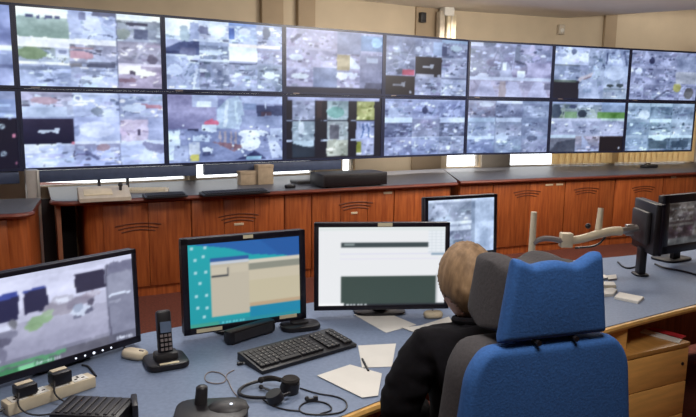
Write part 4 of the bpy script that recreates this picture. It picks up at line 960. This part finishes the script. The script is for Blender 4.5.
cable('thin pale cable loop left of the headset on the desk', [(234, 370), (226, 374), (226, 382), (217, 384), (206, 382), (204, 376), (210, 371), (222, 373), (228, 380), (232, 390), (238, 397)], .0022, 'greyplastic')
t = dthing('cable_clip', 'tiny black clip inside the headset lead loop', 'clip', 312, 402, R(15)); G().box((0, 0, .008), (.04, .012, .012), bev=.003).ball((-.016, .004, .012), .008).build('clip_body', M['black'], t); G().box((.012, 0, .016), (.014, .01, .006), bev=.001).build('clip_jaw', M['charcoal'], t)
t = dthing('cable_plug', 'small black plug at the near corner of the keyboard', 'plug', 240, 365, R(20)); G().box((0, 0, .006), (.022, .012, .01), bev=.002).build('plug_body', M['black'], t); G().box((.014, 0, .006), (.01, .008, .006)).build('plug_tip', M['steel'], t)
# pale mouse with lead below left monitor
t = dthing('computer_mouse', 'cream mouse lying between left monitor and phone', 'mouse', 135, 358, R(-20)); G().prism(rpoly(.105, .06, .029), 0.0005, .032, bev=.013, seg=3).build('shell', M['cream'], t); G().box((.03, 0, .033), (.02, .006, .006), bev=.002).build('wheel', M['greyplastic'], t)
cable('black lead curling from the cream mouse to the phone cradle', [(122, 345), (128, 350), (133, 357), (142, 358), (148, 355)], .003)
cable('short black lead under the left monitor', [(82, 365), (88, 366), (92, 371), (96, 376)], .004)
# papers
def sheet(lab, pts, z=0.0, m='paper'):
    P = [at(px, py, DZ + z) for px, py in pts]; o_ = sum(P, Vector()) / len(P); o_.z = DZ + z
    ob = G().prism([((p - o_).x, (p - o_).y) for p in P], 0.0005, 0.0022).build('paper_sheet', M[m], smooth=False); ob.location = o_
    return tag(ob, lab, 'paper', 'papers on the desk')
sheet('long white paper lying below the white monitor', [(354, 315), (383, 311.5), (416, 325), (386, 333)])
sheet('white paper partly under the sleeve, behind the long one', [(402, 328), (420, 326), (449, 317), (452, 322), (424, 336)], 0.0025)
sheet('small white paper beside the keyboard end', [(358, 346), (396, 344), (392, 367), (362, 368)])
sheet('creased white paper at the bottom beside the headset lead', [(317, 376), (350, 365), (382, 374), (378, 396), (362, 398)], 0.0025)
t = dthing('pen', 'dark pen lying across the small white paper', 'pen', 365, 366, R(100)); G().cyl((-.06, 0, .007), (.05, 0, .007), .004).build('barrel', M['black'], t); G().cyl((.05, 0, .007), (.062, 0, .007), .004, .001).build('tip', M['steel'], t)
t = dthing('computer_mouse', 'cream mouse at the right foot of the white monitor', 'mouse', 433, 317.5, R(10)); G().prism(rpoly(.09, .058, .028), 0.0005, .03, bev=.012, seg=3).build('shell', M['cream'], t); G().box((0, .012, .032), (.006, .014, .005), bev=.002).build('wheel', M['greyplastic'], t)
# note pads at right
def pad(lab, pts, h_, m, name='note_pad'):
    P = [at(px, py, DZ) for px, py in pts]; o_ = sum(P, Vector()) / len(P)
    t = thing(name, lab, 'notepad', o_, 0, 'note pads on the right of the desk')
    pp = [((p - o_).x, (p - o_).y) for p in P]
    G().prism(pp, 0.0, h_ - .002).build('page_block', M[m], t, smooth=False); G().prism([(x_ * .97, y_ * .97) for x_, y_ in pp], h_ - .002, h_).build('top_sheet', M['paper'], t, smooth=False)
pad('white oblong note pad lying alone on the desk right of the chair', [(614, 299), (619, 294), (644, 299), (638, 304)], .012, 'paper')
pad('nearest white note pad in the row beside the blue headrest', [(596, 292), (612, 290), (617, 292), (613, 296.5), (596, 297)], .014, 'paper')
pad('cream note pad in the middle of the row beside the headrest', [(596, 284), (614, 284.5), (616, 288), (596, 288)], .016, 'cream')
pad('small grey note pad at the far end of the row', [(607, 277), (616, 276), (617, 280), (608, 281)], .01, 'greyplastic')
t = dthing('saucer', 'round white dish behind the note pads by the headrest', 'dish', 598, 278, 0); G().lathe([(.025, 0), (.03, .004), (.05, .012), (.052, .014), (.03, .007), (.0, .006)]).build('bowl', M['white'], t)
cable('black cable loop on the desk left of the edge-on monitor', [(618, 262), (624, 268), (634, 268), (641, 262), (640, 257)], .005)
cable('black cable running right under the far right monitor', [(655, 264), (664, 268), (684, 271), (700, 276)], .006)

# ================================================================== OPERATOR CHAIR
CH = Vector((0.432, 1.845, 0)); ca = R(18)
ch = thing('office_chair', 'blue upholstered control room chair with headrest', 'chair', CH, ca)
def profile_panel(pts, y0, y1, bev, nm, m, seg=6): return G().prism(pts, y0, y1, axis='y', bev=bev, seg=seg).build(nm, m, ch, ang=8)
def roundpoly(pts, r, n=4):
    out = []; N = len(pts)
    for i in range(N):
        p = Vector((*pts[i], 0)); a = Vector((*pts[i - 1], 0)); b = Vector((*pts[(i + 1) % N], 0))
        rr = min(r, (a - p).length * .45, (b - p).length * .45)
        p1 = p + (a - p).normalized() * rr; p2 = p + (b - p).normalized() * rr
        for k in range(n + 1):
            u = k / n; q = p1 * (1 - u) ** 2 + p * 2 * u * (1 - u) + p2 * u * u; out.append((q.x, q.y))
    return out
def cushion(nm, m, zlo, top, hw, y0, y1, r, pillow=.0, N=36):
    """soft upholstered slab: half width hw(v), upper edge top(u), rounded rims, slight pillow on both faces"""
    bm_ = bmesh.new(); ym, T_ = (y0 + y1) / 2, (y1 - y0) / 2; rows = {}
    ss = [math.copysign(1 - (1 - abs(t)) ** 1.7, t) for t in [-1 + 2 * k / N for k in range(N + 1)]]
    rr = lambda d: math.sqrt(max(0, 1 - (1 - min(1, d / r)) ** 2))
    for side in (-1, 1):
        for b, vb_ in enumerate(ss):
            for a, ua in enumerate(ss):
                v = (vb_ + 1) / 2; zt_ = top(ua); z = zlo + (zt_ - zlo) * v; h = hw(v); x = ua * h
                d = rr((1 - abs(ua)) * h) * rr((zt_ - z)) * rr((z - zlo))
                rim = a in (0, N) or b in (0, N)
                if rim and side == 1: rows[(side, a, b)] = rows[(-1, a, b)]; continue
                rows[(side, a, b)] = bm_.verts.new((x, ym + side * (T_ * d + pillow * (1 - ua * ua) * (1 - vb_ * vb_)), z))
        for b in range(N):
            for a in range(N):
                bm_.faces.new([rows[(side, a, b)], rows[(side, a + 1, b)], rows[(side, a + 1, b + 1)], rows[(side, a, b + 1)]])
    g = G(); g.bm.free(); g.bm = bm_
    return g.build(nm, m, ch, ang=60)
def bump(u, c, w): return math.exp(-((u - c) / w) ** 2)
# headrest: dark cushion wrapped by a blue rear panel
cushion('headrest_cushion', M['greycloth'], 1.115, lambda u: 1.275 + .026 * bump(u, -.72, .32) + .022 * bump(u, .42, .25), lambda v: .153 - .028 * v, -.285, -.075, .028)
cushion('headrest_panel', M['blue'], 1.108, lambda u: 1.306 + .012 * bump(u, -1, .35) + .016 * bump(u, .88, .25) - .010 * bump(u, .36, .22) - .008 * bump(u, -.58, .2), lambda v: .157 - .030 * v, -.306, -.262, .016, .004)
# backrest
def bw(v, k=0): 
    z = .50 + v * .60
    h = .262 - k - .05 * max(0, (.62 - z) / .12) - .03 * max(0, (z - .85) / .25)
    if z > 1.0: h -= .075 * (1 - math.sqrt(max(0, 1 - ((z - 1.0) / .10) ** 2)))
    return h
cushion('backrest_cushion', M['greycloth'], .50, lambda u: 1.095, lambda v: bw(v), -.272, -.15, .03)
cushion('backrest_panel', M['blue'], .505, lambda u: 1.10, lambda v: bw(v, .004), -.306, -.25, .02, .006)
for sx in (-.055, .055):
    G().cyl((sx, -.285, 1.105), (sx, -.312, 1.105), .007).build('bolt', M['black'], ch)
G().b2((-.02, -.235, 1.05), (.02, -.215, 1.16)).b2((-.075, -.235, 1.05), (-.06, -.215, 1.16)).b2((.06, -.235, 1.05), (.075, -.215, 1.16)).build('headrest_bracket', M['black'], ch)
profile_panel(roundpoly([(-.06, .44), (.06, .44), (.06, .62), (-.06, .62)], .02), -.315, -.298, .004, 'back_bracket', M['black'])
G().b2((-.05, -.32, .36), (.05, -.05, .40), bev=.01).b2((-.05, -.32, .38), (.05, -.295, .55), bev=.008).build('back_bar', M['black'], ch)
G().prism([(x_, y_ + .05) for x_, y_ in rpoly(.52, .50, .09)], .405, .485, bev=.03, seg=3).build('seat', M['blue'], ch)
G().prism([(x_, y_ + .05) for x_, y_ in rpoly(.44, .42, .07)], .375, .406, bev=.006).build('seat_pan', M['black'], ch)
for sx in (-1, 1):
    ar = G().box((sx * .305, .04, .66), (.085, .26, .035), bev=.014).build('armrest', M['greycloth'], ch)
    G().b2((sx * .29 - .018, .0, .40), (sx * .29 + .018, .06, .65), bev=.006).b2((sx * .16, .0, .375), (sx * .29, .06, .40), bev=.004).build('armrest_post', M['black'], ar)
G().cyl((0, .03, .11), (0, .03, .24), .032).cyl((0, .03, .24), (0, .03, .376), .022).build('gas_column', M['black'], ch)
for i in range(5):
    a_ = R(72 * i + 20); dx, dy = math.cos(a_), math.sin(a_)
    lg = G().tube([(0, .03, .115), (dx * .15, .03 + dy * .15, .105), (dx * .30, .03 + dy * .30, .075)], lambda u: .03 - .01 * u, 8, smooth=1).build('base_leg', M['black'], ch)
    c_ = Vector((dx * .30, .03 + dy * .30, .03)); s_ = Vector((-dy, dx, 0))
    G().cyl(c_ + s_ * .025, c_ + s_ * .008, .029).cyl(c_ - s_ * .025, c_ - s_ * .008, .029).cyl(c_, c_ + Vector((0, 0, .05)), .01).build('caster', M['black'], lg)
# ================================================================== OPERATOR
PR = thing('person', 'person with short grey brown hair and black jacket seated in the blue chair', 'person', (CH.x, CH.y, 0), R(18))
def skin_mesh(nodes, edges, sub=2, root=0):
    me = bpy.data.meshes.new('tmp'); me.from_pydata([n[0] for n in nodes], edges, []); ob = bpy.data.objects.new('tmp', me); C.objects.link(ob)
    sk_ = ob.modifiers.new('s', 'SKIN'); sk_.use_smooth_shade = True
    for i, n in enumerate(nodes):
        r = n[1]; me.skin_vertices[0].data[i].radius = (r, r) if not hasattr(r, '__len__') else r
        me.skin_vertices[0].data[i].use_root = (i == root)
    su = ob.modifiers.new('u', 'SUBSURF'); su.levels = sub; su.render_levels = sub
    dg = bpy.context.evaluated_depsgraph_get(); dg.update()
    ev = bpy.data.meshes.new_from_object(ob.evaluated_get(dg)); bpy.data.objects.remove(ob)
    return ev
def chain(nodes, edges, pts, start=None):
    prev = start
    for p, r in pts:
        nodes.append((p, r)); i = len(nodes) - 1
        if prev is not None: edges.append((prev, i))
        prev = i
    return prev
# local frame: +y is the way the chair faces, x to the operator's right; pelvis above the seat
HIPZ = .575
SHL, SHR = Vector((-.185, .06, .965)), Vector((.185, .06, .965))
ELL, ELR = Vector((-.268, .085, .752)), Vector((.268, .085, .752))
WRL, WRR = Vector((-.09, .255, .675)), Vector((.10, .25, .675))
NECK = Vector((-.01, .09, 1.0)); HEADC = Vector((-.015, .135, 1.135))
HY = R(14)                                                         # head turned a little further left
def torso(extra, k=1.0):
    n = [((0, .02, HIPZ), .125 + extra), ((0, .04, .68), .130 + extra), ((0, .045, .80), .135 + extra), ((0, .045, .90), .118 + extra)]
    e = [(0, 1), (1, 2), (2, 3)]
    return n, e
def legs(n, e, ex):
    for sx in (-1, 1):
        chain(n, e, [((sx * .10, .04, .565), .088 + ex), ((sx * .13, .25, .56), .078 + ex), ((sx * .14, .42, .55), .064 + ex), ((sx * .14, .45, .44), .058 + ex), ((sx * .14, .46, .28), .052 + ex), ((sx * .14, .47, .12), .040 + ex)], 0)
# --- body (skin): torso, neck, legs, arms with five-fingered hands
n, e = torso(-.012)
legs(n, e, -.012)
nk = chain(n, e, [((-.005, .06, .965), .06), (NECK, .052), ((-.012, .115, 1.07), .055)], 3)
def arm(n, e, S, E, W_, ex, st=3):
    mid = (S + E) / 2; fm = (E + W_) / 2
    return chain(n, e, [(S, .052 + ex), (mid, .046 + ex), (E, .042 + ex), (fm, .038 + ex), (W_, .030 + ex)], st)
for S, E, W_, sx in ((SHL, ELL, WRL, -1), (SHR, ELR, WRR, 1)):
    wr = arm(n, e, S, E, W_, -.008)
    d = (W_ - E).normalized(); side = d.cross(Vector((0, 0, 1))).normalized()
    palm = W_ + d * .045
    pi_ = chain(n, e, [(palm, (.036, .018))], wr)
    for k in range(4):
        off = (k - 1.5) * .0235; L = (.062, .075, .08, .068)[k if sx > 0 else 3 - k]
        b0_ = palm + d * .035 + side * off; b1_ = b0_ + d * L * .5 + Vector((0, 0, -.008)); b2_ = b1_ + d * L * .4 + Vector((0, 0, -.022))
        chain(n, e, [(b0_, .0115), (b1_, .0105), (b2_, .0092)], pi_)
    thb = W_ + d * .03 - side * sx * .028 * -1
    chain(n, e, [(thb, .0125), (thb + d * .03 - side * sx * -.016 + Vector((0, 0, -.004)), .0112), (thb + d * .055 - side * sx * -.018 + Vector((0, 0, -.014)), .0095)], pi_)
body_me = skin_mesh(n, e)
# --- head, sculpted from a sphere and welded to the body by a voxel remesh
def head_mesh(scale=1.0, grow=0.0, nose=True):
    bm = bmesh.new(); bmesh.ops.create_icosphere(bm, subdivisions=5, radius=1)
    for v in bm.verts:
        x, y, z = v.co                                             # y forward
        X, Y, Z = x * .076, y * .098, z * .122
        if z < 0:
            t = -z
            X *= 1 - .34 * t * t; 
            if y > 0: Y *= 1 - .10 * t * t
            else: Y *= 1 - .42 * t
        if y < 0 and z > -.3: Y *= 1.03
        if y > .5 and z < .25: Y *= .965
        if nose:
            g_ = lambda ux, uz, sx_, sz_: math.exp(-((X - ux) / sx_) ** 2 - ((Z - uz) / sz_) ** 2) if y > 0 else 0
            Y += .026 * g_(0, -.025, .010, .016) + .012 * g_(0, .0, .009, .022)
            Y -= .011 * (g_(-.031, .004, .014, .010) + g_(.031, .004, .014, .010))
            Y += .006 * (g_(-.03, .024, .022, .008) + g_(.03, .024, .022, .008))
            Y += .006 * g_(0, -.062, .022, .009) - .004 * g_(0, -.058, .02, .003) + .012 * g_(0, -.098, .02, .014)
            Y += .004 * (g_(-.042, -.025, .02, .02) + g_(.042, -.025, .02, .02))
        if grow:
            q = Vector((X, Y, Z)); l = q.length; q *= (l + grow) / l; X, Y, Z = q
        v.co = (X, Y, Z)
    return bm
Hm = Matrix.Translation(HEADC) @ Matrix.Rotation(HY, 4, 'Z') @ Matrix.Rotation(R(-8), 4, 'X')
bm = head_mesh()
for sx in (-1, 1):                                                   # ears
    for rr, cc_ in (((.007, .019, .030), (sx * .073, -.008, -.014)), ((.006, .010, .012), (sx * .073, -.003, -.040))):
        bmesh.ops.create_uvsphere(bm, u_segments=14, v_segments=10, radius=1, matrix=Matrix.Translation(cc_) @ Matrix.Rotation(sx * R(18), 4, 'Z') @ Matrix.Diagonal((*rr, 1)))
bmesh.ops.transform(bm, matrix=Hm, verts=bm.verts[:])
bm.from_mesh(body_me)
me = bpy.data.meshes.new('body'); bm.to_mesh(me); bm.free()
ob = bpy.data.objects.new('tmp', me); C.objects.link(ob)
rm = ob.modifiers.new('r', 'REMESH'); rm.mode = 'VOXEL'; rm.voxel_size = 0.0042; rm.use_smooth_shade = True
sm_ = ob.modifiers.new('s', 'SMOOTH'); sm_.factor = .5; sm_.iterations = 2
dg = bpy.context.evaluated_depsgraph_get(); dg.update()
me2 = bpy.data.meshes.new_from_object(ob.evaluated_get(dg)); bpy.data.objects.remove(ob)
bm = bmesh.new(); bm.from_mesh(me2); bm.verts.ensure_lookup_table()
seen = set(); isl = []
for v0 in bm.verts:
    if v0.index in seen: continue
    st_ = [v0]; seen.add(v0.index); grp = []
    while st_:
        v = st_.pop(); grp.append(v)
        for e_2 in v.link_edges:
            u_ = e_2.other_vert(v)
            if u_.index not in seen: seen.add(u_.index); st_.append(u_)
    isl.append(grp)
isl.sort(key=len, reverse=True)
print('BODY ISLANDS', [len(g_) for g_ in isl])
bmesh.ops.delete(bm, geom=[v for g_ in isl[1:] for v in g_], context='VERTS')
bm.to_mesh(me2); bm.free()
me2.name = 'body'; me2.materials.clear(); me2.materials.append(M['skin'])
me2.polygons.foreach_set('use_smooth', [True] * len(me2.polygons))
body = bpy.data.objects.new('body', me2); C.objects.link(body); body.parent = PR
for sx in (-1, 1):
    for nm, mm, c_, r_ in (('eye', 'eye', (sx * .031, .0755, .003), .0120),):
        g = G(); g.ball(c_, r_, 14, 10); bmesh.ops.transform(g.bm, matrix=Hm, verts=g.bm.verts[:]); ey = g.build('eye', M['eye'], PR)
        g = G(); g.ball((sx * .031, .0852, .002), (.0066, .0030, .0066), 12, 8); bmesh.ops.transform(g.bm, matrix=Hm, verts=g.bm.verts[:]); g.build('iris', M['iris'], ey)
    g = G(); g.tube([(sx * .014, .098, .022), (sx * .03, .097, .027), (sx * .048, .084, .021)], .0032, 6); bmesh.ops.transform(g.bm, matrix=Hm, verts=g.bm.verts[:]); g.build('eyebrow', M['hair'], PR)
g = G(); g.tube([(-.022, .088, -.061), (-.008, .098, -.059), (.008, .098, -.059), (.022, .088, -.061)], .004, 6); bmesh.ops.transform(g.bm, matrix=Hm, verts=g.bm.verts[:]); g.build('lips', M['lip'], PR)
# --- hair: a cap of locks grown from the scalp, cut at a hairline
bm = head_mesh(grow=.010, nose=False)
rgn = random.Random(4)
from mathutils import noise as mn
for v in bm.verts:
    a_ = math.atan2(v.co.x, v.co.y)
    k_ = mn.noise(Vector((a_ * 7, v.co.z * 14, 1.3))) * .003 + mn.noise(Vector((v.co.x * 160, v.co.y * 160, v.co.z * 24))) * .002
    v.co *= 1 + k_ / .1
    if v.co.y < -.02 and v.co.z < 0: v.co.y -= .006
def is_hair(co):
    x, y, z = co
    ang_ = abs(math.atan2(x, y))
    if ang_ < .75: lim = .062
    elif ang_ < 1.15: lim = .062 - (ang_ - .75) / .4 * .085
    elif ang_ < 1.8: lim = -.023 - (ang_ - 1.15) / .65 * .02
    else: lim = -.043 - min(1, (ang_ - 1.8) / .4) * .045
    return z > lim
bmesh.ops.delete(bm, geom=[f for f in bm.faces if not is_hair(f.calc_center_median())], context='FACES')
bmesh.ops.transform(bm, matrix=Hm, verts=bm.verts[:])
me = bpy.data.meshes.new('hair'); bm.to_mesh(me); bm.free(); me.materials.append(M['hair'])
hr = bpy.data.objects.new('hair', me); C.objects.link(hr); hr.parent = PR
so = hr.modifiers.new('t', 'SOLIDIFY'); so.thickness = .012; so.offset = -1
me.polygons.foreach_set('use_smooth', [True] * len(me.polygons))
# --- jacket: torso and sleeves, ends at neck and wrists
n, e = torso(.034)
ck_ = chain(n, e, [((-.005, .06, .965), .092), ((-.012, .085, 1.018), .068)], 3)
for sx in (-1, 1): chain(n, e, [((sx * .085, .062, .992), .058)], ck_ - 1)
for S, E, W_, sx in ((SHL, ELL, WRL, -1), (SHR, ELR, WRR, 1)):
    f1 = S.lerp(E, .33) + Vector((sx * .01, -.005, 0)); f2 = S.lerp(E, .62) + Vector((sx * .004, 0, 0)); fm = E.lerp(W_, .45)
    chain(n, e, [(S, .078), (f1, .074), (f2, .070), (E, .068), (fm, .058), (E.lerp(W_, .92), .040)], 3)
jm = skin_mesh(n, e)
bm = bmesh.new(); bm.from_mesh(jm); bmesh.ops.subdivide_edges(bm, edges=bm.edges[:], cuts=1, use_grid_fill=True)
bm.normal_update()
for v in bm.verts:
    q = v.co
    k_ = mn.noise(Vector((q.x * 14, q.y * 14, q.z * 30))) * .008 + mn.noise(q * 60) * .003
    v.co = q + v.normal * k_
me = bpy.data.meshes.new('jacket'); bm.to_mesh(me); bm.free(); me.materials.append(M['jacket'])
me.polygons.foreach_set('use_smooth', [True] * len(me.polygons))
jk = bpy.data.objects.new('jacket', me); C.objects.link(jk); jk.parent = PR
G().tube([(-.012 + .060 * math.cos(t_), .090 + .060 * math.sin(t_), 1.034 - .2 * .060 * math.sin(t_)) for t_ in [2 * PI * k / 16 for k in range(16)]], .011, 8, closed=True).build('collar', M['jacket'], jk)
# --- trousers and shoes
n, e = [((0, .0, HIPZ), .135), ((0, .0, .66), .128)], [(0, 1)]
legs(n, e, .008)
tm = skin_mesh(n, e); tm.name = 'trousers'; tm.materials.append(M['trousers']); tm.polygons.foreach_set('use_smooth', [True] * len(tm.polygons))
o_ = bpy.data.objects.new('trousers', tm); C.objects.link(o_); o_.parent = PR
for sx in (-1, 1):
    sh = G().prism([(sx * .14 + x_, .53 + y_) for x_, y_ in rpoly(.092, .27, .045)], 0.0, .022, bev=.004).build('shoe_sole', M['black'], PR)
    G().ball((sx * .14, .54, .04), (.043, .125, .035)).ball((sx * .14, .47, .07), (.042, .055, .06)).build('shoe', M['shoe'], PR)
